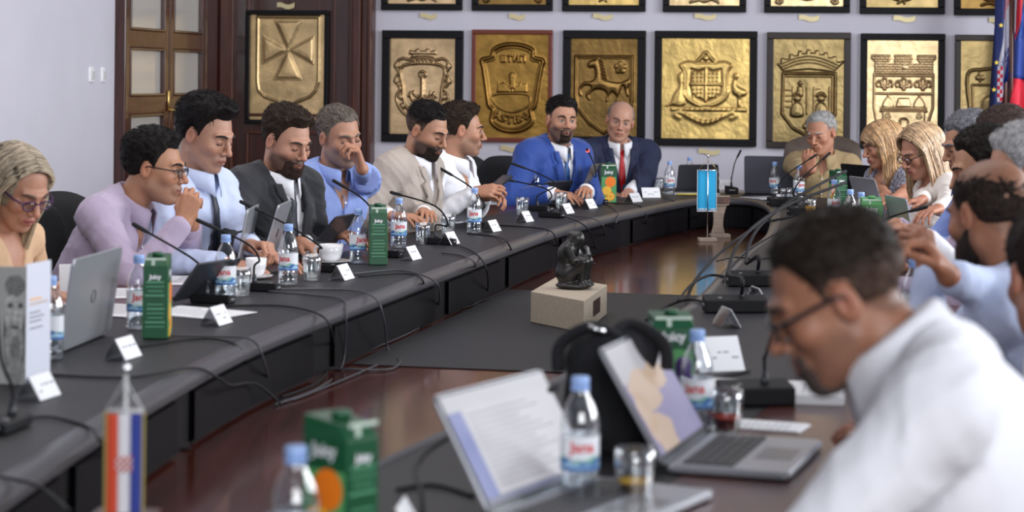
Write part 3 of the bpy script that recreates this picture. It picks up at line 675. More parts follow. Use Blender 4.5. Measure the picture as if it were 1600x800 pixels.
def carton(px, py, rz, label, fruit=(M_orange, M_orangel), light=False, face='back', h=.225, w=.064, d=.088, tilt=0):
    if face == 'front': w, d = d, w
    p = T(px, py); t = thing('juice_carton', label, 'carton', (p.x, p.y, .752), rz, 'one litre juice cartons')
    g = M_greenl if light else M_green
    b = MB(); b.box((0, 0, h*.42), (w, d, h*.84)); 
    b.add([(-w/2, -d/2, h*.84), (w/2, -d/2, h*.84), (w/2, d/2, h*.84), (-w/2, d/2, h*.84), (-w*.42, -d*.30, h*.93), (w*.42, -d*.30, h*.93), (w*.5, d/2, h*.97), (-w*.5, d/2, h*.97)], [(0, 1, 5, 4), (1, 2, 6, 5), (2, 3, 7, 6), (3, 0, 4, 7), (4, 5, 6, 7)])
    b.build('box', g, t, bevel=.002)
    b = MB(); b.lathe([(.014, 0), (.0145, .010), (.0125, .012)], 16, (0, .0, h*.945)); b.build('screw_cap', M_green if not light else M_greenl, t, True)
    b = MB(); b.box((0, -d*.5-.0008, h*.93), (w*.86, .0016, .006)); b.box((-w*.10, -d*.46, h*.87), (.009, .0016, .026)); b.build('seam_flap', mat('seam_white', (.6, .72, .62), .5), t)
    Rz = {'back': 0, 'front': math.pi/2}
    for side in (0, 1, 2, 3):                            # 0 = -y text side, 1 = +x art, 2 = +y text, 3 = -x art
        Ms = Matrix.Rotation(side*math.pi/2, 4, 'Z'); hd = (d if side % 2 == 0 else w)/2+.0012; hw = (w if side % 2 == 0 else d)
        art = (side % 2 == 1) != (face == 'front')
        tv, tf = text_geo('Juicy', .026 if art else .016, .0008); zt = h*.76 if art else h*.72
        mk('lettering', [Ms @ Vector((x, -hd-.0006, zt+z_)) for x, z_, _ in tv], tf, M_white, t, False)
        if art:
            b = MB(); b.box((0, -hd, h*.33), (hw*.94, .001, h*.62), Ms); b.build('print_panel', M_greenl, t)
            for q, (cx, cz, r, mm) in enumerate(((.1, .52, .34, 0), (-.12, .30, .30, 1), (.12, .16, .27, 0), (-.15, .06, .2, 1))):
                bb = MB(); n = 18; cz_ = cz*h; x_ = cx*hw; rr = r*hw
                bb.add([(x_, -hd-.001-.0002*q, cz_)]+[(max(-hw*.47, min(hw*.47, x_+rr*math.cos(6.283*i/n))), -hd-.0008-.0002*q, max(.004, cz_+rr*math.sin(6.283*i/n))) for i in range(n)], [(0, 1+i, 1+(i+1) % n) for i in range(n)], Ms)
                o = bb.build('fruit_print', fruit[mm], t)
                if q:
                    b2 = MB()
                    for e in range(8):
                        a = e*.785; b2.add([(x_+rr*.12*math.cos(a), -hd-.0022, cz_+rr*.12*math.sin(a)), (x_+rr*.8*math.cos(a-.28), -hd-.0022, cz_+rr*.8*math.sin(a-.28)), (x_+rr*.8*math.cos(a+.28), -hd-.0022, cz_+rr*.8*math.sin(a+.28))], [(0, 1, 2)], Ms)
                    b2.build('segment_print', M_yellow if fruit[0] is not M_purple else M_red, o)
        else:
            b = MB(); r_ = random.Random(3)
            for k in range(11):
                zz = h*.66-k*h*.052
                if k == 4: continue
                b.box((r_.uniform(-.02, .02)*hw, -hd, zz), (hw*r_.uniform(.6, .84), .001, .0028 if k % 3 else .0045), Ms)
            b.build('printed_text', M_greentxt, t)
    return t
def glass(px, py, label, juice=None, lvl=.03, sc=1., z=.752):
    p = T(px, py, z); t = thing('drinking_glass', label, 'glass', (p.x, p.y, z), 0, 'tumblers on the table'); t.scale = (sc,)*3
    MB().lathe([(.024, 0), (.026, .004), (.031, .035), (.0335, .065), (.033, .088), (.0315, .088), (.032, .065), (.0295, .036), (.024, .009), (.001, .008)], 22).build('bowl', M_glass, t, True)
    if juice: MB().lathe([(.022, .0095), (.0285, .036), (.0285+.02*(lvl-.036), lvl)], 20).build('drink', juice, t, True)
    return t
def namecard(px, py, ang, label, w=.095, h=.058, lettering=True):
    p = T(px, py); t = thing('name_card', label, 'name card', (p.x, p.y, .752), math.radians(ang), 'tent shaped name cards')
    s = math.radians(60); tt = .003; dx = h*math.cos(s)
    for q in (-1, 1):                                    # ridge runs along local y, legs to +-x
        b = MB(); R = Matrix.Rotation(-q*(math.pi/2-s), 3, 'Y'); c = Vector((q*dx/2, 0, h*math.sin(s)/2))
        b.box(c, (tt, w, h), R=R)
        if q < 0: b.build('acrylic_leg', M_acryl, t, bevel=.0008)
        else:
            o = b.build('card_leg', M_white, t, bevel=.0008)
            if lettering:
                b = MB(); rr = random.Random(int(px)); y = -w*.36
                while y < w*.3:
                    l = rr.uniform(.008, .02); b.box(c+R @ Vector((.0018, y+l/2, rr.choice((.004, .004, -.01)))), (.0006, l, .0035), R=R); y += l+.006
                b.build('printed_name', mat('grey_print', (.25, .25, .28), .6), o)
    return t
def mic(base, path, tip, label, s=None, rz=0., lit=False, base_dims=(.05, .13, .028), group='gooseneck microphones', r=.0036):
    p = T(*base); t = thing('gooseneck_microphone', label, 'microphone', (p.x, p.y, .752), math.radians(rz), group); inv = t.matrix_basis.copy()
    inv = (Matrix.Translation((p.x, p.y, .752)) @ Matrix.Rotation(math.radians(rz), 4, 'Z')).inverted()
    s0 = FPX/p.y; s = s or s0
    bx = MB(); w, d, h = base_dims
    bx.prism([(-w/2, 0), (w/2, 0), (w/2, h*.75), (-w/2, h)], d); bx.build('base_unit', M_black, t, bevel=.004)
    b = MB(); b.box((0, -d*.5-.0005, h*.45), (w*.5, .002, .006)); b.box((w*.2, -d*.25, h*.86), (.010, .010, .004)); b.build('button_strip', mat('grey_button', (.25, .25, .27), .3), t)
    b = MB(); b.lathe([(.010, 0), (.008, .010), (.006, .03)], 12, (0, .02, h*.8)); b.build('socket', M_dark, t, True)
    pts = [Vector((0, .02, h)), Vector((0, .02, h+.05))]; n = len(path)
    for i, q in enumerate(path+[tip]): pts.append(inv @ W(q[0], q[1], s0+(s-s0)*(i+1)/(n+1)))
    C = catmull(pts, 6)
    L = [0]; 
    for a, b_ in zip(C[:-1], C[1:]): L.append(L[-1]+(b_-a).length)
    tot = L[-1]; cut = max(i for i in range(len(C)) if L[i] <= max(tot-.055, tot*.6))
    MB().tube(C[:cut+1], r, 7).build('gooseneck', M_black, t, True)
    hd = C[cut:]; e = hd[-1]; d0 = (hd[-1]-hd[0]).normalized(); ln = (hd[-1]-hd[0]).length
    MB().tube([hd[0], hd[0]+d0*ln*.15, hd[0]+d0*ln*.5, e-d0*.006, e], [.004, .0062, .0068, .0068, .004], 10).build('capsule', M_blackfab, t, True)
    if lit:
        b = MB(); b.tube([hd[0]+d0*ln*.2, hd[0]+d0*ln*.4], .0085, 12); b.build('light_ring', mat('red_lamp', (.8, .03, .02), .4, emit=((1, .08, .04), 3)), t, True)
    return t
def laptop(A, B, side, label, lid=.215, open_=110, lidm=None, depth=.225, screen=None, basem=None, name='laptop', logo=True, base=True):
    A = T(*A) if len(A) == 2 else Vector(A)
    if isinstance(B, (int, float)) or len(B) == 1: raise ValueError
    if len(B) == 2 and B[0] == 'a': B = A+Vector((math.cos(math.radians(B[1])), math.sin(math.radians(B[1])), 0))*.31
    elif len(B) == 3 and B[0] == 'a': B = A+Vector((math.cos(math.radians(B[1])), math.sin(math.radians(B[1])), 0))*B[2]
    else: B = T(*B)
    A.z = B.z = .752; x = (B-A); w = x.length; x.normalize(); z = Vector((0, 0, 1)); y = z.cross(x)*side      # y points to the user
    if side < 0: x = -x
    O = (A+B)/2; M = Matrix((( x.x, y.x, 0, O.x), (x.y, y.y, 0, O.y), (0, 0, 1, .752), (0, 0, 0, 1)))
    # right-handed: x, y, z
    t = thing(name, label, 'laptop' if name == 'laptop' else name); t.matrix_world = M
    lidm = lidm or M_silver; basem = basem or lidm
    if base:
        b = MB(); b.rbox((0, depth/2, .009), (w, depth, .014), .012); bo = b.build('base', basem, t)
        b = MB(); b.box((0, depth*.32, .0165), (w*.86, depth*.42, .002)); kb = b.build('keyboard', M_key, bo)
        ks = MB()
        for r in range(5):
            for c in range(13): ks.box((-w*.40+c*w*.0667, depth*(.15+.085*r), .0182), (w*.054, depth*.066, .0018))
        ks.build('keys', mat('key_caps', (.05, .05, .055), .5), bo)
        b = MB(); b.box((0, depth*.76, .0162), (w*.32, depth*.3, .001)); b.build('touchpad', mat('touchpad_grey', (.18, .18, .2), .3), bo)
    a = math.radians(open_-90); R = Matrix.Rotation(a, 4, 'X')      # leans away from the user (-y)
    Ml = Matrix.Translation((0, -.002, .014)) @ R
    b = MB(); b.rbox((0, 0, 0), (w, lid, .007), .014, Ml @ Matrix.Translation((0, -.0035, lid/2)) @ Matrix.Rotation(math.pi/2, 4, 'X')); ld = b.build('lid', lidm, t)
    if logo:
        b = MB(); n = 20; pts = [Ml @ Vector((.016*math.cos(6.283*i/n), -.0078, lid*.5+.016*math.sin(6.283*i/n))) for i in range(n+1)]; b.tube(pts, .0012, 5); b.build('emblem', M_dark, ld)
    if screen:
        b = MB(); b.box((0, .0005, lid/2), (w*.985, .0012, lid*.97), Ml); b.build('bezel', M_dark, ld)
        def rect(x0, x1, z0, z1, m, nm, lift=.0015):
            q = MB(); q.add([(-x*w/2*.95, lift, lid*(.075+.89*zz)) for x, zz in ((x0, z0), (x1, z0), (x1, z1), (x0, z1))], [(0, 1, 2, 3)], Ml); return q.build(nm, m, ld)
        screen(rect, Ml, w, lid, ld)
    else:
        b = MB(); b.box((0, .0008, lid/2), (w*.96, .0012, lid*.92), Ml); b.build('screen', mat('dim_screen', (.05, .06, .08), .15), ld)
    return t
def paper(px, py, w, d, ang, label, m=None, th=.003, name='paper_sheets', cat='papers', lines=True):
    p = T(px, py); t = thing(name, label, cat, (p.x, p.y, .752), math.radians(ang), 'papers on the table')
    b = MB(); rr = random.Random(int(px*7+py))
    for k in range(3): b.box((rr.uniform(-.004, .004), rr.uniform(-.004, .004), th*(k+.5)/3), (w, d, th/3*.9), R=Matrix.Rotation(rr.uniform(-.04, .04), 3, 'Z'))
    b.build('sheets', m or M_paper, t)
    if lines:
        b = MB()
        for k in range(9): b.box((-.01, d*(.38-.085*k), th+.0006), (w*rr.uniform(.5, .8), .002, .0005))
        b.build('printed_text', mat('grey_print', (.25, .25, .28), .6), t)
    return t

# ---- bottles
BL = [((78, 562), 'water bottle tucked behind the standing booklet at far left'), ((216, 515), 'water bottle half hidden behind the nearest left juice carton'), ((352, 470), 'water bottle beside silver microphone base in front of tall man'),
      ((450, 446), 'water bottle in the foreground left of the white coffee cup'), ((559, 412), 'water bottle between white coffee cup and the green carton'), ((623, 388), 'water bottle right of the second left juice carton'),
      ((741, 365), 'water bottle before the man in beige blazer'), ((836, 320), 'left water bottle of the pair before the blue suited man'), ((851, 316), 'right water bottle of the pair before the blue suited man'),
      ((1046, 305), 'water bottle beside the white name card of the bald man'), ((1077, 296), 'water bottle peeking over the small dark laptop at far end'), ((1210, 306), 'water bottle before the wide grey laptop at far end'),
      ((1248, 313), 'water bottle to the right of the wide grey laptop'), ((1303, 345), 'water bottle leaning in front of the dark green far carton'), ((1328, 366), 'tall water bottle just left of the light green carton'),
      ((1345, 372), 'water bottle against the light green carton, behind another bottle'), ((1427, 520), 'blurred water bottle at the bearded man\'s elbow'), ((905, 780), 'blurred water bottle between the two foreground laptops'),
      ((1088, 676), 'blurred water bottle right of the black bag, behind foreground laptop'), ((460, 935), 'closest water bottle, blurred, at bottom edge beside foreground carton')]
for i, ((x, y), l) in enumerate(BL): bottle(x, y, l, rz=(i*37 % 50-25)/40)
# ---- cartons
carton(245, 527, .05, 'green juice carton on left, nearest one before the lilac shirt', (M_orange, M_orangel))
carton(590, 413, .12, 'green juice carton with purple fruit print, right of the white cup', (M_purple, M_orange))
carton(950, 317, .06, 'green juice carton with big oranges before the bald man in red tie', (M_orange, M_orangel), face='front')
carton(1309, 330, .3, 'dark green juice carton in front of the man in tan sweater', (M_orange, M_orangel))
carton(1361, 392, -.1, 'light green juice carton with lettering among bottles on the right', (M_yellow, M_greenl), light=True, face='front')
carton(1047, 655, .1, 'blurred green juice carton behind the black bag', (M_greenl, M_yellow), face='front')
carton(531, 890, .85, 'closest green and orange juice carton, blurred, near bottom edge', (M_orange, M_orangel))
# ---- glasses
for (x, y, j, lv, l) in ((104, 528, None, 0, 'tumbler in front of the silver laptop lid at left'), (376, 462, None, 0, 'tumbler right of the bottle by the tall man'), (487, 438, None, 0, 'tumbler with a spoon right of the foreground left bottle'), (661, 381, None, 0, 'tumbler behind the name card right of purple fruit carton'),
                     (700, 366, None, 0, 'tumbler before the beige blazer man, left of his bottle'), (816, 336, None, 0, 'tumbler behind the name card left of the dark tablet'), (877, 326, None, 0, 'tumbler right of the dark tablet before the blue suit'), (1030, 300, None, 0, 'small tumbler at the left of the far end bottle'),
                     (1228, 318, None, 0, 'tumbler between two bottles before the tan sweater man'), (1266, 337, M_juice, .05, 'tumbler with orange juice among the far right bottles'), (1447, 395, None, 0, 'tumbler before the woman in white blazer'), (1402, 420, None, 0, 'tumbler held near the bearded man\'s hands'),
                     (991, 783, M_juice, .032, 'tumbler with yellow juice in the blurred foreground'), (1134, 677, M_redjuice, .03, 'tumbler with a little red juice beside the foreground laptop')): glass(x, y, l, j, lv)
# ---- cups
def cup(px, py, label, big=True):
    p = T(px, py); t = thing('coffee_cup', label, 'cup', (p.x, p.y, .760), math.radians(165))
    k = 1. if big else .8
    MB().lathe([(.022*k, 0), (.026*k, .004), (.036*k, .012), (.043*k, .032), (.046*k, .062), (.0435*k, .062), (.040*k, .034), (.03*k, .012), (.001, .008)], 26).build('bowl', M_ceram, t, True)
    if big: MB().tube(catmull([(.041, 0, .05), (.058, 0, .052), (.064, 0, .036), (.054, 0, .022), (.040, 0, .02)], 5), .0042, 8).build('handle', M_ceram, t, True)
    q = thing('saucer', label.replace('cup', 'saucer under the cup'), 'saucer', (p.x, p.y, .752)); MB().lathe([(.025, 0), (.03, .001), (.072*k, .010), (.073*k, .012), (.03, .005), (.001, .005)], 28).build('dish', M_ceram, q, True)
cup(517, 412, 'wide white coffee cup between bottle and green carton'); cup(400, 436, 'small white cup before the charcoal suited man', False)
# ---- name cards
for (x, y, a, l) in ((60, 622, -14, 'name card beside the booklet, nearest on the left'), (192, 560, -14, 'name card right below the silver laptop on the left'), (338, 507, -15, 'name card between the nearest carton and the tall man'), (534, 437, -16, 'name card in front of the white coffee cup'),
                     (641, 406, -18, 'name card right of the purple fruit carton'), (702, 382, -20, 'name card before the beige blazer man'), (768, 362, -22, 'name card at the foot of the beige blazer man\'s bottle'), (820, 347, -22, 'name card before the dark tablet'),
                     (884, 334, -25, 'name card right of the dark tablet tumbler'), (920, 326, -28, 'name card below the dark laptop of the blue suited man'), (990, 316, -38, 'name card right below the big oranges carton'), (1225, 318, -75, 'grey name card between microphones near the far right bottles'),
                     (352, 462, -14, 'name card standing behind a microphone base at the tall man')): namecard(x, y, a, l)
for (x, y, a, l) in ((1135, 510, 10, 'small name card on the right, above black microphone unit'), (1180, 475, 8, 'small name card beside the dark unit near foreground man\'s forehead'), (625, 838, -5, 'blurred name card at bottom, left of foreground laptop')): namecard(x, y, a, l)
namecard(1016, 309, -78, 'wide white name card right of the bald man\'s hands', w=.11, h=.066); namecard(1130, 297, -80, 'white name card beside the pale wooden trophy at far end', w=.10, h=.075)
namecard(1116, 578, -70, 'large blurred white card right of the foreground carton', w=.12, h=.09)
p = T(112, 470); t = thing('folded_card', 'upright white folded card behind silver laptop lid', 'card', (p.x, p.y, .752), .3); b = MB(); b.box((0, 0, .055), (.07, .002, .11), R=Matrix.Rotation(.1, 3, 'X')); b.build('front', M_white, t); b = MB(); b.box((0, .03, .053), (.07, .002, .11), R=Matrix.Rotation(-.25, 3, 'X')); b.build('back', M_white, t)
# ---- microphones
MICS = [((12, 672), [(2, 560), (-8, 470)], (-30, 400), 'microphone at the far left edge beside the booklet', -10), ((332, 474), [(322, 425), (295, 400)], (206, 349), 'microphone reaching left towards the lilac shirted man', 75),
        ((406, 455), [(405, 405), (385, 380)], (306, 343), 'microphone with neck crossing tall man\'s chest', 75), ((505, 425), [(500, 385), (450, 352)], (374, 314), 'microphone reaching across the charcoal suit', 70),
        ((603, 402), [(595, 350), (568, 312)], (519, 281), 'microphone reaching left in front of the pale blue shirt', 70), ((688, 382), [(700, 352), (680, 322)], (609, 300), 'microphone reaching left over the green carton towards beige sleeve', 70),
        ((757, 357), [(757, 320), (735, 292)], (684, 261), 'microphone before the white shirted man\'s phone', 65), ((862, 340), [(862, 305), (848, 293)], (788, 280), 'lower microphone reaching left of the dark tablet', 60),
        ((845, 330), [(868, 290), (850, 275)], (797, 254), 'upper microphone reaching left across the blue suit', 60), ((932, 318), [(931, 296), (920, 282)], (867, 263), 'microphone just in front of the dark laptop', 55)]
for bpos, pth, tip, l, rz in MICS: mic(bpos, pth, tip, l, rz=rz)
mic((935, 312), [(930, 262)], (917, 233), 'microphone with glowing red ring before the blue suited man', s=310, rz=40, lit=True)
mic((1143, 302), [(1143, 280), (1148, 255)], (1158, 234), 'upright microphone at the far end beside the trophy', rz=0, base_dims=(.075, .10, .045))
mic((1222, 322), [(1216, 292), (1230, 272)], (1277, 241), 'microphone reaching right before the wide grey laptop', rz=-80, base_dims=(.06, .16, .05))
mic((1255, 337), [(1240, 305), (1252, 280)], (1298, 238), 'microphone reaching up right towards the tan sweater', rz=-80, base_dims=(.06, .16, .05))
mic((1175, 447), [(1165, 410), (1182, 360), (1238, 312)], (1322, 267), 'long microphone arching right, behind the black unit', s=360, rz=-85, base_dims=(.06, .17, .05), r=.0062)
mic((1148, 488), [(1138, 425), (1160, 372), (1222, 325)], (1322, 285), 'long microphone arching right from the nearest black unit on the right', s=370, rz=-85, base_dims=(.06, .19, .05), r=.0062)
mic((1330, 420), [(1350, 370), (1384, 342)], (1450, 323), 'microphone reaching towards the woman in white blazer', s=430, rz=-85)
mic((1180, 632), [(1195, 560), (1215, 500)], (1260, 430), 'microphone unit right before the foreground man\'s glasses', rz=-80, base_dims=(.07, .16, .05))
mic((640, 860), [(650, 730), (700, 685)], (872, 604), 'blurred microphone arching over the foreground document screen', s=900, rz=-60)
# ---- laptops
laptop((90, 556), (168, 524), 1, 'silver laptop seen from behind, at the blond woman on the left', lid=.225, open_=98)
laptop((366, 432), ('a', 90, .31), 1, 'silver laptop seen edge on before the tall man', open_=100, lid=.22)
laptop((404, 424), ('a', 88, .33), 1, 'silver laptop leaning back before the charcoal suit', open_=106, lid=.23)
laptop((476, 402), ('a', 74, .27), 1, 'dark tablet leaning on its stand left of the coffee cup', open_=130, lid=.19, lidm=M_dark, name='tablet', logo=False, base=False)
laptop((266, 478), ('a', 66, .25), 1, 'dark tablet on folding cover behind nearest left juice carton', open_=128, lid=.15, lidm=M_dark, name='tablet', logo=False, base=False)
laptop((700, 352), ('a', 62, .26), 1, 'pale silver tablet before the beige blazer man', open_=118, lid=.17, name='tablet', logo=False, base=False)
laptop((834, 322), ('a', 45, .22), 1, 'dark tablet propped before the blue suited man', open_=125, lid=.15, lidm=M_dark, name='tablet', logo=False, base=False)
laptop((899, 322), ('a', 79, .27), 1, 'dark grey laptop before the blue suited man', open_=112, lid=.225, lidm=mat('grey_metal', (.14, .135, .145), .35, metal=.4))
laptop((1118, 300), (1056, 301), -1, 'small dark laptop with rounded corners at the far end', lid=.16, open_=100, lidm=M_dark, logo=False)
laptop((1254, 305), (1163, 303), -1, 'wide grey laptop turned away at the far end', lid=.22, open_=96, lidm=mat('slate_metal', (.085, .088, .115), .4, metal=.2), logo=False)
laptop((1326, 318), ('a', -66, .32), 1, 'black laptop in front of the woman in patterned dress', lid=.22, open_=104, lidm=M_black, logo=False)
laptop((1347, 345), ('a', -76, .31), 1, 'silver edged laptop right of the light green carton', lid=.22, open_=108)
laptop((1398, 392), ('a', -84, .30), 1, 'silver laptop seen edge on near the bearded man\'s hands', lid=.22, open_=100)
S_white = mat('screen_white', (.12, .12, .12), .4, emit=((.70, .68, .76), .40)); S_blue = mat('screen_blue', (.05, .06, .15), .4, emit=((.11, .13, .30), .6))
S_grey = mat('screen_grey', (.12, .12, .12), .4, emit=((.58, .57, .64), .45)); S_txt = mat('screen_text', (.1, .1, .1), .4, emit=((.36, .34, .42), .4))
S_pur = mat('screen_violet', (.05, .05, .1), .4, emit=((.20, .18, .30), .8)); S_peach = mat('screen_peach', (.1, .1, .1), .4, emit=((.70, .50, .36), .5)); S_bar = mat('screen_bar', (.03, .03, .06), .4, emit=((.14, .15, .22), .6))
def scr_doc(rect, Ml, w, lid, ld):
    rect(-1, 1, 0, 1, S_grey, 'screen'); rect(-.78, 1, .07, .86, S_white, 'document_page', .0025); rect(.72, 1, 0, .86, S_blue, 'side_bar', .003) if False else rect(-1, -.76, .02, .84, S_blue, 'side_bar', .003)
    for k in range(13): rect(-.68, .2+.6*((k*37 % 10)/10), .12+.055*k, .137+.055*k, S_txt, 'text_line', .003)
    rect(-1, 1, 0, .05, S_bar, 'task_bar', .0035)
def scr_pic(rect, Ml, w, lid, ld):
    rect(-1, 1, 0, 1, S_pur, 'screen'); rect(-1, 1, .66, 1, S_white, 'window_pane', .002)
    for cx, cz, rx, rz_ in ((.35, .55, .55, .2), (-.25, .62, .4, .13), (.5, .14, .42, .2), (.75, .38, .25, .2)):
        q = MB(); n = 16; q.add([(max(-.46, min(.46, (cx+rx*math.cos(6.283*i/n)*(1+.2*math.sin(i*2)))/2*.95))*w, .0026, lid*(.075+.89*max(0, min(1, cz+rz_*math.sin(6.283*i/n))))) for i in range(n)], [tuple(range(n-1, -1, -1))], Ml); q.build('picture_patch', S_peach, ld)
laptop((1040, 742), (1108, 690), -1, 'open silver laptop with picture on screen, before the foreground man', lid=.235, open_=121, screen=scr_pic, depth=.22)
laptop((768, 822), (932, 760), -1, 'open silver laptop showing a document, lowest in the foreground', lid=.208, open_=121, screen=scr_doc, depth=.22)
# ---- papers
for a in ((200, 460, .21, .29, 10, 'white papers behind the silver laptop before lilac shirt'), (190, 487, .21, .28, -20, 'papers with an orange mark left of the nearest carton'), (305, 490, .21, .29, 60, 'papers with dark cover lying right of the nearest carton'), (330, 440, .30, .30, 0, 'white papers under the tall man\'s hands'), (640, 357, .25, .2, 20, 'loose papers under the beige sleeve'),
          (790, 318, .30, .22, 10, 'papers lying left of the blue suited man'), (890, 306, .3, .15, 10, 'papers under the blue suited man\'s hands'), (1080, 303, .32, .2, 5, 'papers before the small dark laptop'), (1195, 310, .22, .2, 30, 'crumpled papers by the far right microphone'),
          (1290, 345, .2, .2, 10, 'papers under the far right bottles'), (1435, 385, .25, .3, 10, 'papers before the woman in white blazer'), (1210, 620, .21, .3, 80, 'stack of white papers before the foreground man'), (1195, 668, .10, .16, 70, 'small white sheet beside the red juice')): paper(*a[:5], a[5], th=.02 if 'stack' in a[5] else .003)
# pens, phone
for (px, py, ang, m, l) in ((300, 470, 20, M_dark, 'dark pen beside dark tablet'), (1075, 306, 10, M_yellow, 'yellow pencil on far end papers'), (455, 432, 100, M_silver, 'silver pen by the foreground left bottle')):
    p = T(px, py); t = thing('pen', l, 'pen', (p.x, p.y, .760), math.radians(ang)); MB().tube([(-.07, 0, 0), (.055, 0, 0)], .004, 8).build('barrel', m, t, True); MB().tube([(.055, 0, 0), (.07, 0, 0)], [.004, .001], 8).build('tip', M_dark, t, True)
# booklet standing upright
A = T(-22, 600); Bq = T(40, 602); Cq = T(78, 590)
bk = thing('standing_booklet', 'standing open booklet with grey portrait photo and white page', 'booklet', (Bq.x, Bq.y, .752))
def leaf(P, Q, h, m, nm, d=0):
    b = MB(); P = P-Bq; Q = Q-Bq; P.z = Q.z = 0; x = (Q-P); n = Vector((x.y, -x.x, 0)).normalized()*.004
    b.add([P, Q, Q+Vector((0, 0, h)), P+Vector((0, 0, h)), P-n, Q-n, Q-n+Vector((0, 0, h)), P-n+Vector((0, 0, h))], [(0, 1, 2, 3), (5, 4, 7, 6), (0, 4, 5, 1), (1, 5, 6, 2), (2, 6, 7, 3), (3, 7, 4, 0)]); return b.build(nm, m, bk), P, Q, n
l1, P, Q, n = leaf(A, Bq, .262, mat('grey_photo_ground', (.42, .42, .40), .5), 'cover')
def blob(cx, cz, rx, rz, m, nm, k, par):
    b = MB(); x = (Q-P).normalized(); w = (Q-P).length; nn = 18
    b.add([P+x*(w*min(.98, cx+rx*math.cos(6.283*i/nn)))+Vector((0, 0, .262*(cz+rz*math.sin(6.283*i/nn)*(1+.1*math.sin(i*2.3)))))+n*(.15+.06*k) for i in range(nn)], [tuple(range(nn))]); b.build(nm, m, par)
g = lambda v, nm: mat(nm, (v, v, v*.97), .6, noise=.4, nscale=90)
for k, (cx, cz, rx, rz, v) in enumerate(((.72, .42, .30, .40, .16), (.70, .62, .25, .24, .50), (.70, .34, .24, .20, .38), (.72, .84, .26, .09, .22), (.60, .67, .07, .022, .10), (.86, .67, .07, .022, .10), (.73, .58, .035, .07, .62), (.73, .485, .10, .014, .12), (.74, .30, .13, .12, .22), (.72, .12, .26, .12, .30))): blob(cx, cz, rx, rz, g(v, 'portrait_print_%d' % k), 'portrait_print', k, l1)
l2, P, Q, n = leaf(Bq, Cq, .268, mat('booklet_white', (.70, .72, .82), .5), 'page')
x = (Q-P).normalized(); w = (Q-P).length
for k, (z, l, m) in enumerate(((.185, .5, M_orangel), (.175, .75, mat('tan_print', (.55, .40, .28), .5)), (.155, .45, mat('grey_print', (.25, .25, .28), .6)), (.145, .6, None), (.135, .5, None), (.12, .55, None))):
    b = MB(); a0 = P+x*w*.12+n*.2; b.add([a0+Vector((0, 0, z)), a0+x*w*l+Vector((0, 0, z)), a0+x*w*l+Vector((0, 0, z+.0035)), a0+Vector((0, 0, z+.0035))], [(0, 1, 2, 3)]); b.build('printed_line', m or mat('grey_print'), l2)

# ---- sculpture on its plinth
p0 = T(829, 505, ZI); p1 = T(889, 521, ZI); p1 = T(912, 522, ZI); p2 = T(948, 493, ZI); hgt = 50/FPX*p1.y
pl = thing('stone_plinth', 'pale limestone plinth with small brown plaque, on the grey inlay', 'plinth', (p1.x, p1.y, ZI+.004))
e1 = (p0-p1); e1.z = 0; e2 = (p2-p1); e2.z = 0
b = MB(); b.add([(0, 0, 0), e1, e1+e2, e2]+[Vector(q)+Vector((0, 0, hgt)) for q in ((0, 0, 0), e1, e1+e2, e2)], [(3, 2, 1, 0), (4, 5, 6, 7), (0, 1, 5, 4), (1, 2, 6, 5), (2, 3, 7, 6), (3, 0, 4, 7)]); b.build('block', M_stone, pl, bevel=.002)
nr = Vector((e2.y, -e2.x, 0)).normalized()*.001
b = MB(); b.add([e2*a+Vector((0, 0, hgt*z_))+nr*1.5 for a, z_ in ((.38, .28), (.68, .28), (.68, .78), (.38, .78))], [(0, 1, 2, 3)]); b.build('plaque', mat('plaque_brown', (.045, .022, .015), .4), pl)
ctr = p1+e1*.42+e2*.5
sc_ = thing('bronze_sculpture', 'dark bronze figurine of a crouched figure hugging its knees', 'sculpture', (ctr.x, ctr.y, ZI+.004+hgt), math.radians(-20))
F = Field((-.1, -.09, -.002), (.1, .09, .25), .003); k = .012
F.ell((0, 0, .012), (.068, .055, .016), k=.004); F.ell((-.02, 0, .05), (.042, .042, .035), k=k)
F.cap((-.030, 0, .06), (-.022, 0, .13), .036, .034, k=.02); F.cap((-.022, 0, .13), (-.002, 0, .165), .034, .026, k=.02)
F.ell((.012, 0, .182), (.027, .023, .027), k=.008); F.cap((.012, 0, .19), (-.012, 0, .196), .018, .016, k=.01)
for q in (-1, 1):
    F.cap((-.015, q*.022, .045), (.045, q*.022, .10), .024, .019, k=k); F.cap((.045, q*.022, .10), (.040, q*.022, .03), .018, .013, k=.008); F.cap((.040, q*.022, .022), (.062, q*.024, .018), .012, .009, k=.006)
    F.cap((-.012, q*.036, .15), (.012, q*.046, .105), .015, .013, k=.01); F.cap((.012, q*.046, .105), (.052, -q*.006, .125), .012, .010, k=.006)
    F.cap((.052, -q*.006, .125), (.045, -q*.01, .15), .010, .009, k=.006)
F.v += .0012*wob(F.grid(), 90, 2); V, Q = extract(F); mk('figure', V, Q, M_bronze, sc_)

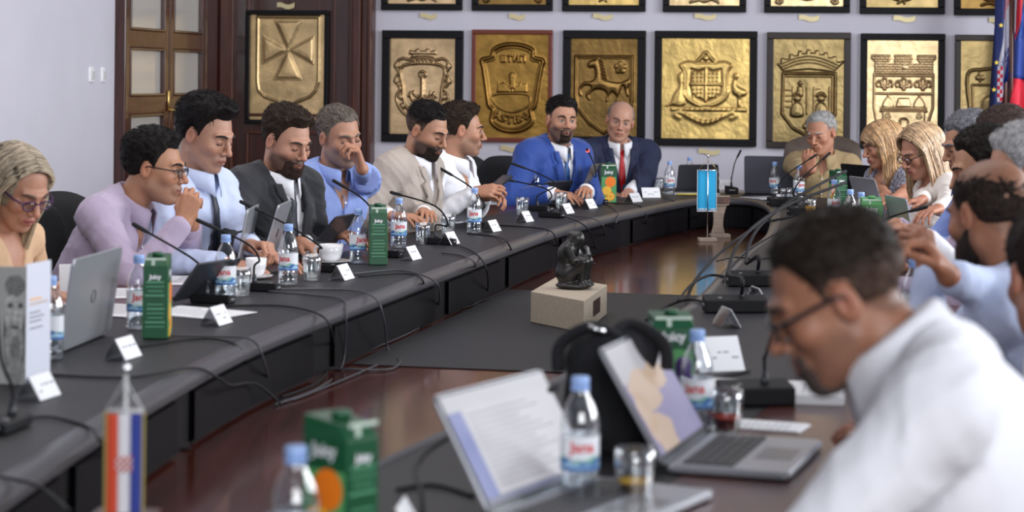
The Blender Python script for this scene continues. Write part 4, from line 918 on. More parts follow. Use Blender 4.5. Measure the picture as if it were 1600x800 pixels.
# ---- small flags on stands
def tabletop_flag(loc, H, cw, ch, rz, label, build_cloth, polem, basem, top):
    t = thing('table_flag', label, 'flag', loc, rz)
    b = MB(); b.rbox((0, 0, .009), (.10, .075, .018), .004); b.build('base', basem, t, bevel=.002)
    MB().tube([(0, 0, .018), (0, 0, H)], .0032, 8).build('pole', polem, t, True)
    b = MB(); b.tube([(-cw/2, -.006, top), (cw/2, -.006, top)], .003, 8); b.build('crossbar', polem, t, True)
    b = MB(); b.tube([(-cw/2, -.006, top), (0, -.004, H-.01), (cw/2, -.006, top)], .0012, 6); b.build('cord', M_white if cw < .1 else M_brass, t, True)
    b = MB(); b.lathe([(.002, 0), (.006, .006), (.006, .012), (.001, .024)], 12, (0, 0, H-.004)); b.build('finial', M_chrome, t, True)
    build_cloth(t); return t
def cloth(x0, x1, z0, z1, yf, m, name, t, th=.001, nx=6, nz=16):
    V = []; Fq = []
    for i in range(nx+1):
        for j in range(nz+1): x = x0+(x1-x0)*i/nx; z = z0+(z1-z0)*j/nz; V.append((x, yf(x, z), z))
    for i in range(nx):
        for j in range(nz): a = i*(nz+1)+j; Fq.append((a, a+nz+1, a+nz+2, a+1))
    o = mk(name, V, Fq, m, t); s = o.modifiers.new('solid', 'SOLIDIFY'); s.thickness = th; return o
pf = T(1105, 377, ZI)
def blue_cloth(t):
    yf = lambda x, z: .007+.002*math.sin(x*60)
    cloth(-.055, .048, .165, .385, yf, mat('azure_cloth', (.02, .42, .78), .7), 'flag_cloth', t)
    for x in (-.056, .049): cloth(x-.0012, x+.0012, .162, .388, lambda x, z: .005, M_white, 'white_piping', t, nx=1)
    cloth(-.056, .049, .160, .166, lambda x, z: .005, M_white, 'white_piping', t, nz=1)
    q = MB()
    for k_ in (0, 1, 2, 3, 4, 6, 7, 8): q.box((-.046+.0105*k_, -.0005, .174), (.0065 if k_ % 2 else .008, .0008, .008 if k_ % 3 else .005))
    q.build('lettering', M_white, t)
tabletop_flag((pf.x, pf.y, ZI), .455, .105, .22, .06, 'small azure flag on a chrome stand beside pale wooden trophy', blue_cloth, M_chrome, M_wood, .385)
ph = W(197, 572, 1010)
def cro_cloth(t):
    yf = lambda x, z: -.008+.003*math.sin(x*90)
    cs = [(.62, .06, .02), (.72, .70, .74), (.03, .05, .30)]
    for k, c in enumerate(cs): cloth(-.027+.018*k, -.009+.018*k, .012, .172, yf, mat('flag_'+('red', 'white', 'blue')[k], c, .7), 'flag_stripe', t, nx=3)
    for x in (-.029, .029): cloth(x-.0022, x+.0022, .008, .175, yf, mat('gold_fringe', (.42, .33, .10), .7), 'gold_fringe', t, nx=1)
    for i in range(5):
        for j in range(5): cloth(-.012+.0048*i, -.012+.0048*(i+1),   .082+.005*j, .087+.005*j, lambda x, z: yf(x, z)-.0015, mat('flag_red') if (i+j) % 2 == 0 else mat('flag_white'), 'checker_square', t, nx=1, nz=1)
tabletop_flag((ph.x, ph.y, .752), ph.z-.752-.01, .058, .175, -.05, 'small red, white and blue flag with checkered shield, foreground left', cro_cloth, mat('cream_plastic', (.6, .6, .6), .4), M_mahog_l, .176)
# trophy of curved wooden slats
pt = T(1119, 371, ZI); t = thing('wooden_trophy', 'pale slatted wooden trophy flaring upwards behind the azure flag', 'trophy', (pt.x+.01, pt.y, ZI), .1)
b = MB(); b.rbox((0.01, 0, .010), (.11, .08, .020), .004); b.build('base', M_wood, t, bevel=.002)
for k in range(7):
    a = (k-3)/3; MB().tube(catmull([(a*.034, .0, .02), (a*.022, 0, .07), (a*.026+.004, 0, .14), (a*.040+.016, 0, .225)], 6), .0030, 6, flat=2.4).build('slat', M_wood, t)
b = MB(); b.box((.018, -.002, .205), (.088, .018, .04), R=Matrix.Rotation(.0, 3, 'Y')); b.build('top_band', mat('trophy_band', (.16, .08, .06), .5, noise=.6, nscale=50), t)
b = MB(); b.box((.018, -.002, .229), (.094, .022, .005)); b.box((.017, -.002, .182), (.080, .022, .004)); b.build('band_edge', M_wood, t)
# little dark pepper mill shaped ornament
p = T(1122, 301); t = thing('dark_figurine', 'tiny dark turned figurine at far end behind the azure flag', 'figurine', (p.x, p.y+.05, .752)); MB().lathe([(.012, 0), (.013, .01), (.008, .03), (.012, .06), (.007, .085), (.011, .105), (.006, .125), (.009, .14), (.002, .155)], 14).build('body', M_black, t, True)

# ---- black bag on the near right part of the table
pb = T(950, 706); t = thing('black_bag', 'black soft bag with looped handles behind the foreground laptop', 'bag', (pb.x, pb.y+.03, .752), .2)
F = Field((-.16, -.1, -.002), (.16, .1, .30), .006); F.ell((0, 0, .09), (.085, .055, .12), k=.02); F.cap((-.06, 0, .03), (.06, 0, .03), .045, k=.03); F.ell((.01, 0, .18), (.09, .04, .05), k=.04); F.v += .006*folds(F.grid(), 50, 4)
V, Q = extract(F); V[:, 2] = np.maximum(V[:, 2], 0); mk('body', V, Q, M_blackfab, t)
for q, (x0, x1) in enumerate(((-.10, .02), (-.02, .10))): MB().tube(catmull([(x0, -.02+.03*q, .15), (x0+.004, -.02, .200), ((x0+x1)/2, -.03+.03*q, .232), (x1, -.02, .20), (x1+.01, -.02, .15)], 6), .017, 8, flat=.6).build('handle', M_blackfab, t, True)
b = MB(); b.tube([(-.05, -.045, .235), (-.02, -.05, .225)], .005, 8); b.build('zip_pull', M_chrome, t, True)
p = T(1052, 655); t = thing('purple_pouch', 'small purple pouch between green carton and blurred bottle', 'pouch', (p.x+.01, p.y-.12, .752)); F = Field((-.05, -.04, 0), (.05, .04, .16), .005); F.ell((0, 0, .06), (.028, .022, .06), k=.01); F.ell((.0, 0, .125), (.018, .014, .02), k=.01); F.v += .003*folds(F.grid(), 90, 4); V, Q = extract(F); mk('body', V, Q, mat('purple_cloth', (.05, .02, .13), .7), t)

# ---- cables
def cable(pts, label, m=None, r=.0032):
    P = []
    for q in pts:
        if q[2] == 't': v = T(q[0], q[1], .755)
        elif q[2] == 'i': v = T(q[0], q[1], ZI+.006)
        elif isinstance(q[2], (int, float)): v = W(q[0], q[1], q[2])
        P.append(v)
    o = MB().tube(catmull(P, 8), r, 6).build('cable', m or M_cable, None, True); return tag(o, label, 'cable', 'microphone cables')
# (px, py, t on top / i on sunken centre / number = scale in px per metre)
cable([(30, 655, 't'), (80, 652, 't'), (140, 668, 't'), (160, 692, 870), (200, 712, 'i'), (300, 700, 'i')], 'black cable from the far left microphone dropping beside small flag')
cable([(70, 585, 't'), (200, 590, 't'), (300, 575, 't'), (340, 590, 650), (360, 602, 640), (400, 600, 600), (440, 632, 'i')], 'black cable running level behind small flag over the left edge')
cable([(190, 545, 't'), (300, 530, 't'), (360, 535, 't'), (384, 560, 605), (382, 590, 'i'), (330, 625, 'i'), (300, 690, 'i')], 'black cable from silver laptop side curving down under edge')
cable([(260, 524, 't'), (340, 526, 't'), (395, 532, 't'), (414, 570, 595), (425, 610, 'i'), (450, 625, 'i'), (520, 600, 'i'), (590, 570, 'i')], 'grey cable from nearest carton dropping into a long bundle', M_cablegrey)
cable([(350, 478, 't'), (440, 478, 't'), (500, 492, 't'), (519, 520, 545), (520, 555, 'i'), (500, 595, 'i'), (440, 620, 'i')], 'black cable from tall man\'s microphone hanging at the edge')
cable([(420, 455, 't'), (500, 462, 't'), (535, 468, 't'), (541, 490, 520), (535, 570, 'i'), (500, 605, 'i'), (430, 632, 'i')], 'grey cable hanging straight then joining the bundle', M_cablegrey)
cable([(420, 452, 't'), (540, 453, 't'), (585, 465, 't'), (600, 500, 500), (606, 545, 'i'), (625, 565, 'i'), (600, 578, 'i'), (510, 575, 'i')], 'black cable looping out over grey inlay', M_cablegrey)
cable([(550, 428, 't'), (620, 422, 't'), (665, 432, 't'), (686, 450, 455), (680, 490, 'i'), (640, 520, 'i'), (540, 560, 'i'), (500, 575, 'i')], 'grey cable sweeping from coffee cup side along the inlay', M_cablegrey)
cable([(560, 432, 't'), (640, 428, 't'), (662, 442, 455), (650, 462, 'i'), (640, 490, 'i'), (660, 510, 'i')], 'short black cable curling under the edge below purple carton')
cable([(690, 395, 't'), (725, 400, 't'), (742, 412, 425), (740, 430, 'i'), (715, 462, 'i'), (690, 466, 'i')], 'grey loop hanging near the mid table', M_cablegrey)
cable([(705, 380, 't'), (740, 394, 't'), (760, 420, 410), (760, 462, 'i'), (735, 478, 'i'), (690, 485, 'i')], 'black cable hanging at the table middle')
cable([(730, 365, 't'), (775, 370, 't'), (795, 382, 385), (806, 420, 'i'), (795, 450, 'i'), (740, 475, 'i')], 'black cable right of the beige blazer\'s microphone')
cable([(780, 352, 't'), (850, 358, 't'), (868, 372, 350), (870, 400, 'i'), (855, 418, 'i')], 'black cable behind bronze figurine')
cable([(870, 335, 't'), (910, 350, 't'), (925, 372, 325), (930, 395, 'i'), (905, 412, 'i')], 'black cable hanging right of bronze figurine')
cable([(880, 335, 't'), (930, 343, 't'), (945, 360, 318), (940, 380, 'i'), (900, 400, 'i'), (930, 412, 'i')], 'thin looping cable right above bronze figurine', M_cablegrey)
cable([(945, 318, 't'), (965, 330, 't'), (962, 350, 308), (945, 378, 'i'), (915, 392, 'i')], 'grey cable hanging below oranges carton', M_cablegrey)
cable([(960, 318, 't'), (1000, 322, 't'), (1010, 345, 292), (1000, 365, 'i'), (960, 378, 'i')], 'black cable hanging below bald man\'s name card')
cable([(1035, 308, 't'), (1055, 318, 275), (1045, 345, 'i'), (1010, 372, 'i'), (960, 385, 'i')], 'black cable sagging left of azure flag')
cable([(1105, 328, 280), (1070, 350, 'i'), (1040, 365, 'i'), (990, 375, 'i')], 'grey cable trailing left from the azure flag', M_cablegrey)
cable([(1240, 338, 't'), (1205, 345, 't'), (1190, 350, 't'), (1160, 368, 380), (1120, 400, 410), (1085, 440, 450), (1073, 475, 490), (1080, 500, 't')], 'thick black cable curving down the right inner edge', None, .006)
cable([(1250, 345, 't'), (1200, 372, 't'), (1170, 390, 't'), (1140, 420, 't'), (1130, 440, 't')], 'black cable beside the right inner edge')
cable([(1150, 436, 't'), (1110, 430, 't'), (1080, 445, 't'), (1060, 470, 't')], 'black cable leaving the middle right unit leftwards', None, .005)
cable([(1110, 475, 't'), (1075, 468, 't'), (1040, 480, 500), (1010, 500, 520)], 'black cable leaving the nearest right unit leftwards', None, .005)
cable([(1220, 400, 't'), (1180, 405, 't'), (1150, 402, 't'), (1120, 408, 't')], 'black cable across the right table top')
cable([(1170, 580, 't'), (1110, 592, 't'), (1080, 605, 't'), (1050, 640, 't')], 'blurred black cable left of the foreground man\'s unit', None, .004)
cable([(1160, 305, 't'), (1190, 298, 't'), (1210, 300, 't'), (1225, 310, 't')], 'black cable from upright far microphone')
cable([(620, 765, 't'), (680, 758, 't'), (740, 775, 't')], 'blurred cable left of the foreground document laptop', None, .004)
cable([(0, 745, 't'), (60, 760, 't'), (110, 800, 't')], 'blurred cable on the near left table corner')

# ---- tall standing flags at the right
def standing_flag(label, poly, m_of, s, folds_=3, extra=None, pole=None):
    pc = W(*pole, s); t = thing('standing_flag', label, 'flag', (pc.x, pc.y, 0))
    MB().tube([(0, 0, .02), (0, 0, 2.75)], .016, 10).build('pole', M_mahog_l, t, True)
    b = MB(); b.lathe([(.14, 0), (.14, .02), (.03, .05), (.02, .1)], 20); b.build('stand', M_brass, t, True)
    for name, m, L, R in poly:                            # left and right borders, top to bottom
        n = 22; k = 10; V = []; Fq = []
        Lp = [Vector((x, y, 0)) for x, y in L]; Rp = [Vector((x, y, 0)) for x, y in R]
        def samp(P, t_):
            q = t_*(len(P)-1); i = min(int(q), len(P)-2); return P[i].lerp(P[i+1], q-i)
        for i in range(n+1):
            a = samp(Lp, i/n); c = samp(Rp, i/n)
            for j in range(k+1):
                p = a.lerp(c, j/k); d = .035*math.sin(p.x*.22+p.y*.01)+.02*math.sin(p.x*.5+1)
                w = W(p.x, p.y, s); w.y += d; V.append(tuple(w-Vector((pc.x, pc.y, 0))))
        for i in range(n):
            for j in range(k): a = i*(k+1)+j; Fq.append((a, a+1, a+k+2, a+k+1))
        o = mk(name, V, Fq, m, t); sm = o.modifiers.new('solid', 'SOLIDIFY'); sm.thickness = .003
    return t
FB = mat('flag_navy', (.008, .02, .12), .65); FR = mat('flag_bright_red', (.75, .02, .05), .65); FW = mat('flag_white2', (.75, .75, .85), .65); FBB = mat('flag_royal_blue', (.03, .07, .35), .65); FD = mat('flag_dark', (.01, .012, .03), .7)
t = standing_flag('dark blue flag with small yellow stars, leftmost of the standing flags', [('flag_cloth', FB, [(1552, -160), (1555, 0), (1547, 180), (1544, 420)], [(1600, -160), (1598, 0), (1596, 200), (1590, 420)])], None, 246, pole=(1572, 0))
for (x, y) in ((1553, 98), (1546, 178), (1560, 40), (1549, 140)):
    p = W(x, y, 246)-Vector((t.location.x, t.location.y, 0)); b = MB(); P = []
    for i in range(10): a = i*.6283; r = .016 if i % 2 == 0 else .007; P.append((p.x+r*math.sin(a), p.z+r*math.cos(a)))
    b.prism(P, .004, Matrix.Translation((0, p.y-.07, 0))); b.build('star', M_yellow, t)
t = standing_flag('red, white and blue flag with checkered shield among standing flags', [
    ('red_stripe', FR, [(1570, -160), (1573, 0), (1569, 45)], [(1580, -160), (1583, -2), (1577, 5)]), ('white_stripe', FW, [(1576, -160), (1574, 8), (1564, 70), (1558, 110), (1556, 160)], [(1590, -160), (1588, 0), (1586, 50), (1583, 68), (1564, 160)]),
    ('blue_stripe', FBB, [(1583, 66), (1566, 88), (1560, 110), (1558, 148)], [(1586, 48), (1586, 80), (1580, 120), (1562, 147)]), ('red_stripe', FR, [(1588, -160), (1588, 0), (1586, 60)], [(1600, -160), (1598, 0), (1584, 70)])], None, 252, pole=(1581, 0))
for i in range(9):
    for j in range(2):
        x, y = 1557-i*.1+j*4.2, 104+i*6; a = W(x-2, y+6, 252); c = W(x+2.1, y, 252); o = Vector((t.location.x, t.location.y, 0)); b = MB(); b.box(((a.x+c.x)/2-o.x, a.y-o.y-.062, (a.z+c.z)/2), (c.x-a.x, .004, c.z-a.z)); b.build('checker_square', FR if (i+j) % 2 else FW, t)
standing_flag('blue and bright red flag at the right picture edge', [('blue_field', FBB, [(1598, -160), (1600, 10), (1585, 70), (1583, 122)], [(1640, -160), (1640, 10), (1640, 70), (1640, 130)]), ('red_field', FR, [(1583, 122), (1577, 160), (1574, 205), (1572, 420)], [(1640, 130), (1640, 160), (1640, 205), (1640, 420)])], None, 258, pole=(1612, 0))

# ================================================================ PEOPLE
M_skin = mat('skin', (1, 1, 1), .5, noise=.08, nscale=60, bump=.05, bscale=250, attr=True, sub=.04)
M_hairl = mat('long_hair', (1, 1, 1), .36, noise=.3, nscale=60, attr=True, spec=.45)
M_hair = mat('hair', (1, 1, 1), .55, noise=.3, nscale=70, bump=.35, bscale=160, attr=True, spec=.12)
HAIRV = {}
def zline(y): return np.interp(y, [-.12, -.06, -.032, -.022, -.005, .008, .016, .03, .052, .075, .1], [-.062, -.058, -.034, .018, .022, .014, -.006, .040, .066, .080, .084])
def lerp(a, b, t): return a+(b-a)*t
def arm_ik(S, Wt, a, b, pole):
    d = Wt-S; L = d.length; mx = (a+b)*.995
    if L > mx: Wt = S+d*(mx/L); d = Wt-S; L = mx
    u = d.normalized(); x = (a*a-b*b+L*L)/(2*L); h = math.sqrt(max(a*a-x*x, 0)); p = pole-u*pole.dot(u); p.normalize()
    return S+u*x+p*h, Wt
HANDPOSE = {'rest': (.25, .35, .3, .15), 'flat': (.08, .12, .1, .1), 'type': (.45, .5, .35, .15), 'hold': (.9, .9, .6, .6), 'fist': (1.25, 1.45, .9, .7), 'chin': (.9, 1.2, .7, .3), 'phone': (.55, .75, .6, .4)}
def hand(F, W_, fwd, nrm, side, pose='rest', sc=1., fine=.5):
    """fwd = towards the fingers, nrm = back of the hand, side = +1 when the thumb is on the x side fwd x nrm"""
    f = fwd.normalized(); n = (nrm-f*nrm.dot(f)).normalized(); x = f.cross(n)*side
    P = lambda a, b, c: W_+(x*a+f*b+n*c)*sc
    c1, c2, c3, ct = HANDPOSE[pose]; k = .010
    for i, (kx, ky) in enumerate(((.027, .084), (.009, .089), (-.009, .085), (-.026, .076))):
        F.cap(P(kx*.55, .0, 0), P(kx, ky, 0), .0165*sc, .0115*sc, k=k, m=.03)
        l = (.040, .044, .041, .032)[i]; r = (.0088, .0090, .0086, .0076)[i]; a = c1*(1+.08*i); p = Vector((kx, ky, 0)); dx = (kx)*.9
        for j, (ll, rr, cc) in enumerate(((l, r, a), (l*.62, r*.92, a+c2), (l*.52, r*.8, a+c2+c3))):
            q = p+Vector((dx*.12, math.cos(cc)*ll, -math.sin(cc)*ll)); F.cap(P(*p), P(*q), rr*sc*1.02, rr*.92*sc, k=.0035, m=.03); p = q
    F.cap(P(.012, .012, -.006), P(.036, .042, -.014), .0155*sc, .0125*sc, k=k, m=.03)
    F.cap(P(.036, .042, -.014), P(.050-.02*ct, .072, -.020-.02*ct), .0115*sc, .0098*sc, k=.004, m=.03)
    F.cap(P(.050-.02*ct, .072, -.020-.02*ct), P(.054-.045*ct, .096, -.026-.03*ct), .0098*sc, .008*sc, k=.003, m=.03)
def strands(t, V, hc, Lh, MH, RH, k, hair, seed):
    n = int(hair.get('n', 1100)); rr = np.random.RandomState(seed+9); sel = (Lh[:, 2] > zline(Lh[:, 1])+.012)
    idx = np.where(sel)[0]
    if len(idx) < 50: return
    i = rr.choice(idx, n); P = V[i]; R = np.array(RH.to_3x3()); ctr = np.array(MH @ Vector((0, -.02, .02))); N = P-ctr; N /= np.linalg.norm(N, axis=1)[:, None]
    L = Lh[i]; up = np.clip(L[:, 2]/.08, 0, 1)[:, None]; side = np.sign(L[:, :1]); part = hair.get('comb', (.5, -.6, .1))
    d = up*np.concatenate([part[0]+0*side, part[1]+0*side, part[2]+0*side], 1)+(1-up)*np.concatenate([0*side, -.5+0*side, -1+0*side], 1)+rr.normal(size=(n, 3))*.35
    d = d @ R.T; d -= N*(d*N).sum(1)[:, None]; d /= np.linalg.norm(d, axis=1)[:, None]+1e-6; ln = (rr.uniform(.5, 1.2, (n, 1))*hair.get('len', .020)*(.35+.65*up))*k
    lift = hair.get('lift', .0035)*(.3+.7*up); A0 = P-N*.002; A1 = P+d*ln*.5+N*lift; A2 = P+d*ln+N*lift*.6; r = .0011*k; S = np.cross(d, N)
    rings = []
    for A, q in ((A0, 1), (A1, 1), (A2, .35)): rings += [A+S*r*q, A+N*r*q, A-S*r*q]
    VV = np.stack(rings, 1).reshape(-1, 3); f = [(a*3+b_, a*3+(b_+1) % 3, a*3+3+(b_+1) % 3, a*3+3+b_) for a in (0, 1) for b_ in range(3)]
    FF = (np.array(f)[None]+9*np.arange(n)[:, None, None]).reshape(-1, 4); cc = np.repeat(hc[i]*rr.uniform(.6, 1.35, (n, 1)), 9, 0)
    o = mk('hair_strands', VV, FF, M_hair, t, True, cc); o['kind'] = 'stuff'
def person(label, head, face, pitch=0., roll=0., body=None, lead=.12, skin=(.55, .33, .24), cb=None, hair=None, beard=None, top=None, jacket=None, tie=None, arms=None, belly=0., female=False, glasses=None, eyes='down',
           vox=.0042, lashes=True, name='person', longhair=None, sleeve=1.0, hipz=.56, size=1., collar=True, shw=1., mouth=0., twist=0., seated=True, na=None, tanf=1., extra=None, shirt_pat=None, hsz=1.):
    H = W(*head); body = face if body is None else body
    fb = Vector((math.cos(math.radians(body)), math.sin(math.radians(body)), 0)); base = H-fb*lead; base.z = 0
    rz = math.radians(body)-math.pi/2; t = thing(name, label, 'person', base, rz)
    Mw = Matrix.Translation(base) @ Matrix.Rotation(rz, 4, 'Z'); Mi = Mw.inverted(); Hc = Mi @ H
    yaw = math.radians(face-body)
    RH = Matrix.Rotation(yaw, 4, 'Z') @ Matrix.Rotation(math.radians(roll), 4, 'Y') @ Matrix.Rotation(-math.radians(pitch), 4, 'X')
    k_ = .93*size*hsz if female else size*hsz
    MH = Matrix.Translation(Hc) @ RH @ Matrix.Scale(k_, 4); R3 = [list(r) for r in RH.to_3x3()]
    hp = lambda x, y, z: MH @ Vector((x, y, z))
    P0 = Vector((0, 0, hipz)); back = Vector((0, -.035, -.165))
    na = math.radians(na if na is not None else 14+pitch*.35+max(0, lead-.1)*90)
    N = Hc+Matrix.Rotation(yaw*.4, 3, 'Z') @ (Vector((0, -math.sin(na)*.142, -math.cos(na)*.142))*k_)
    uz = (N-P0).normalized(); tl = (N-P0).length; ux = Matrix.Rotation(math.radians(twist), 3, 'Z') @ Vector((1, 0, 0)); ux = (ux-uz*ux.dot(uz)).normalized(); uy = uz.cross(ux)
    zs = tl/.52; ws = (.88 if female else 1.)*shw
    MT = Matrix(((ux.x, uy.x, uz.x, N.x), (ux.y, uy.y, uz.y, N.y), (ux.z, uy.z, uz.z, N.z), (0, 0, 0, 1))); RT = [[MT[i][j] for j in range(3)] for i in range(3)]
    tp = lambda x, y, z: MT @ Vector((x*ws, y, z*(zs if z < -.1 else 1)))
    # ---------- arms
    arms = arms or {}; A = {}
    for sd in (-1, 1):
        S = tp(sd*.180, -.005, -.066); a = arms.get('R' if sd > 0 else 'L', {}); tg = a.get('at')
        if tg is None: Wt = Vector((sd*.13, .42, .79))
        elif tg[0] == 'local': Wt = Vector(tg[1:])
        else: Wt = Mi @ W(*tg)
        pole = Vector(a.get('pole', (sd*.8, -.25, -1))); E, Wt = arm_ik(S, Wt, .285*size, .255*size, pole)
        fw = a.get('fwd'); fw = Vector(fw) if fw else ((Wt-E).normalized()+Vector((-sd*.25, .5, -.15))); nm = Vector(a.get('nrm', (sd*.15, .1, 1)))
        A[sd] = (S, E, Wt, fw, nm, a.get('pose', 'rest'))
    # ---------- head, neck and hands: one fine field around the head, small ones around the hands
    r = .155*k_; nb = tp(0, .01, -.06)
    lo = np.minimum(np.array(Hc)-r, np.array(nb)-.11); hi = np.maximum(np.array(Hc)+r, np.array(nb)+.11); hi[2] = Hc.z+r; lo[2] = nb.z-.05
    F = Field(lo, hi, vox); k = .02
    E_ = lambda c, rr, kk=.02, sub=False: F.ell(hp(*c), np.array(rr)*k_, R3, k=kk*k_, sub=sub)
    C_ = lambda a, b, ra, rb=None, kk=.012, sub=False: F.cap(hp(*a), hp(*b), ra*k_, (rb or ra)*k_, k=kk*k_, sub=sub)
    jw = .88 if female else 1.
    E_((0, -.018, .035), (.077, .097, .083)); E_((0, .022, -.02), (.064, .068, .088), .02)
    skull = Field(lo, hi, vox); skull.v = F.v.copy()
    E_((0, .03, -.07), (.050*jw, .052, .045), .02)
    for s in (-1, 1): C_((s*.050*jw, -.002, -.058), (s*.018, .064, -.102), .017, .014, .03)
    E_((0, .078, -.1), (.020*jw, .015, .015), .015)
    skull2 = F.v.copy()
    for s in (-1, 1):
        E_((s*.040, .060, -.024), (.024, .022, .022), .02); C_((s*.010, .087, .024), (s*.041, .071, .024), .0115, .009, .012)
        E_((s*.032, .101, .002), (.020, .019, .014), .010, True); E_((s*.031, .0735, .001), (.0142, .0142, .0135), .004)
        E_((s*.079, -.010, -.006), (.010, .018, .031), .006); E_((s*.088, -.004, -.004), (.006, .010, .018), .004, True)
    C_((0, .086, .018), (0, .110, -.026), .0068, .0105, .010); E_((0, .113, -.031), (.0115, .0115, .0095), .006)
    for s in (-1, 1): E_((s*.014, .099, -.035), (.0085, .010, .0075), .005); E_((s*.007, .108, -.0425), (.004, .005, .003), .003, True)
    E_((0, .084, -.064), (.028, .017, .022), .014); mo = mouth
    for s in (-1, 1): C_((0, .1005, -.0585), (s*.023, .088, -.064), .0050, .0032, .004); C_((0, .099, -.0715-mo), (s*.019, .087, -.066), .0062, .0035, .004)
    C_((-.020, .092, -.0655-mo/2), (.020, .092, -.0655-mo/2), .0018+mo*.4, None, .003, True) if True else None
    C_((0, .106, -.0650-mo/2), (0, .097, -.0650-mo/2), .0022+mo*.35, None, .004, True)
    F.cap(hp(0, -.030, -.045), nb, .053*k_*(.84 if female else 1), .059*size*(.84 if female else 1.), k=.02)
    F.ell(tp(0, .0, -.10), (.110*ws, .070, .055), RT, k=.03)
    V, Q = extract(F); Mh = np.array(MH.inverted()); L = V @ Mh[:3, :3].T+Mh[:3, 3]; x, y, z = L.T
    skin = tuple(np.array(skin)*np.array((.88, .74, .62))); c = np.tile(np.array(skin, np.float32), (len(V), 1))
    def mixc(w, col): w = np.clip(w, 0, 1)[:, None]; c[:] = c*(1-w)+np.array(col)*w
    def gs(cx, cy, cz, rx, ry, rz_): return np.exp(-(((np.abs(x)-cx)/rx)**2+((y-cy)/ry)**2+((z-cz)/rz_)**2))
    red = (skin[0]*1.02, skin[1]*.72, skin[2]*.68); mixc(.5*gs(.043, .06, -.03, .02, .03, .02), red); mixc(.6*gs(0, .115, -.03, .014, .02, .014), red); mixc(.7*gs(.082, -.01, -.005, .012, .02, .03), red)
    lipc = (.42, .10, .10) if female else (skin[0]*.75, skin[1]*.48, skin[2]*.5); mixc(1.0*np.exp(-((z+.0645+mo/2)/.0085)**2)*(np.abs(x) < .025)*(y > .082), lipc)
    mixc(.8*np.exp(-((z+.0652+mo/2)/.0022)**2)*(np.abs(x) < .022)*(y > .085), (.08, .02, .02))
    mixc(.6*gs(.031, .085, .002, .016, .02, .012), (skin[0]*.62, skin[1]*.5, skin[2]*.5))
    if beard and beard[0] == 'full': beard_ = ('stubble', beard[1], beard[4] if len(beard) > 4 else .75)
    else: beard_ = beard
    if beard_:
        bz = np.clip((-.028-z)/.02, 0, 1)*np.clip((y+.02)/.03, 0, 1)*(z > -.15)*(1-np.clip(1-np.abs(z+.065)/.008, 0, 1)*(np.abs(x) < .024)); bz = bz*(1-np.clip(1-np.hypot((np.abs(x)-.038)/.02, (z+.03)/.018), 0, 1)); mixc(bz*beard_[2], beard_[1])
    if hair and hair.get('shade'): mixc(hair['shade']*np.clip((z-zline(y))/.012, 0, 1)*(y < .1), hair['col'])
    parts = [(V, Q, c)]
    for sd in (-1, 1):
        S, E, Wt, fw, nm, pose = A[sd]; bare = sleeve < .9
        st = E.lerp(Wt, .72) if not bare else (S.lerp(E, .45) if sleeve < .5 else E)
        pts = np.array([list(Wt), list(Wt+fw.normalized()*.2*size), list(st)]+([list(E)] if bare else [])); lo_ = pts.min(0)-.07; hi_ = pts.max(0)+.07
        G = Field(lo_, hi_, .0042 if not bare else .005); fs_ = (.82 if female else 1)*size
        hand(G, Wt, fw, nm, -sd if False else (1 if sd < 0 else -1), pose, (.9 if female else 1)*size)
        G.cap(E.lerp(Wt, .72), Wt, .030*fs_, .0245*fs_, k=.012)
        if bare:
            G.cap(E, E.lerp(Wt, .35), .036*fs_, .042*fs_, k=.012); G.cap(E.lerp(Wt, .35), E.lerp(Wt, .72), .042*fs_, .030*fs_, k=.012)
            if sleeve < .5: G.cap(S.lerp(E, .4), E, .046*fs_, .037*fs_, k=.012)
        v, q = extract(G); cc = np.tile(np.array(skin, np.float32)*np.array([1., .93, .9]), (len(v), 1)); parts.append((v, q, cc))
    # ---------- clothed trunk
    tv = .0085 if vox < .005 else .011
    pts = np.array([list(tp(sx*.2, 0, 0)) for sx in (-1, 1)]+[list(P0), list(tp(0, 0, .04))]+[list(A[s][i]) for s in (-1, 1) for i in (0, 1, 2)])
    lo = pts.min(0)-.13; hi = pts.max(0)+.13; lo[1] -= .04; lo[2] = .40; lo[0] = min(lo[0], -.24); hi[0] = max(hi[0], .24); B = Field(lo, hi, tv); mm = .07
    B.ell(tp(0, .008, -.19), (.158*ws, .112, .19*zs), RT, k=.04, m=mm); B.ell(tp(0, .018+belly*.5, -.37), (.150*ws+belly*.5, .112+belly, .19*zs), RT, k=.05, m=mm); B.ell(tp(0, .0, -.49), (.168*ws+belly*.4, .125+belly*.3, .12), RT, k=.05, m=mm)
    B.cap(tp(-.135, -.012, -.064), tp(.135, -.012, -.064), .064, k=.04, m=mm)
    for s in (-1, 1):
        B.cap(tp(s*.040, -.028, -.010), tp(s*.15, -.012, -.048), .042, .050, k=.035, m=mm)
        if female: B.ell(tp(s*.07, .092, -.215*1), (.062, .052, .062), RT, k=.03, m=mm)
        else: B.ell(tp(s*.07, .062, -.165), (.075, .05, .07), RT, k=.04, m=mm)
    trunk = B.v.copy(); fs_ = (.82 if female else 1)*size
    for s in (-1, 1):
        S, E, Wt, *_ = A[s]; B.ell(S, (.064*fs_,)*3, k=.03, m=mm)
        if sleeve >= .9: B.cap(S, E, .058*fs_, .047*fs_, k=.02, m=mm); B.cap(E, E.lerp(Wt, .9), .047*fs_, .034*fs_, k=.015, m=mm)
        elif sleeve >= .5: B.cap(S, E, .056*fs_, .050*fs_, k=.02, m=mm)
        elif sleeve > 0: B.cap(S, S.lerp(E, .5), .058*fs_, .055*fs_, k=.02, m=mm)
    G3 = B.grid(); X, Y, Z = B.local(MT); seed = int(abs(head[0]))
    fold = folds(G3, 34, seed)-.35+.35*wob(G3, 22, seed)
    def drape(v, th, amp): return v-th+amp*-fold
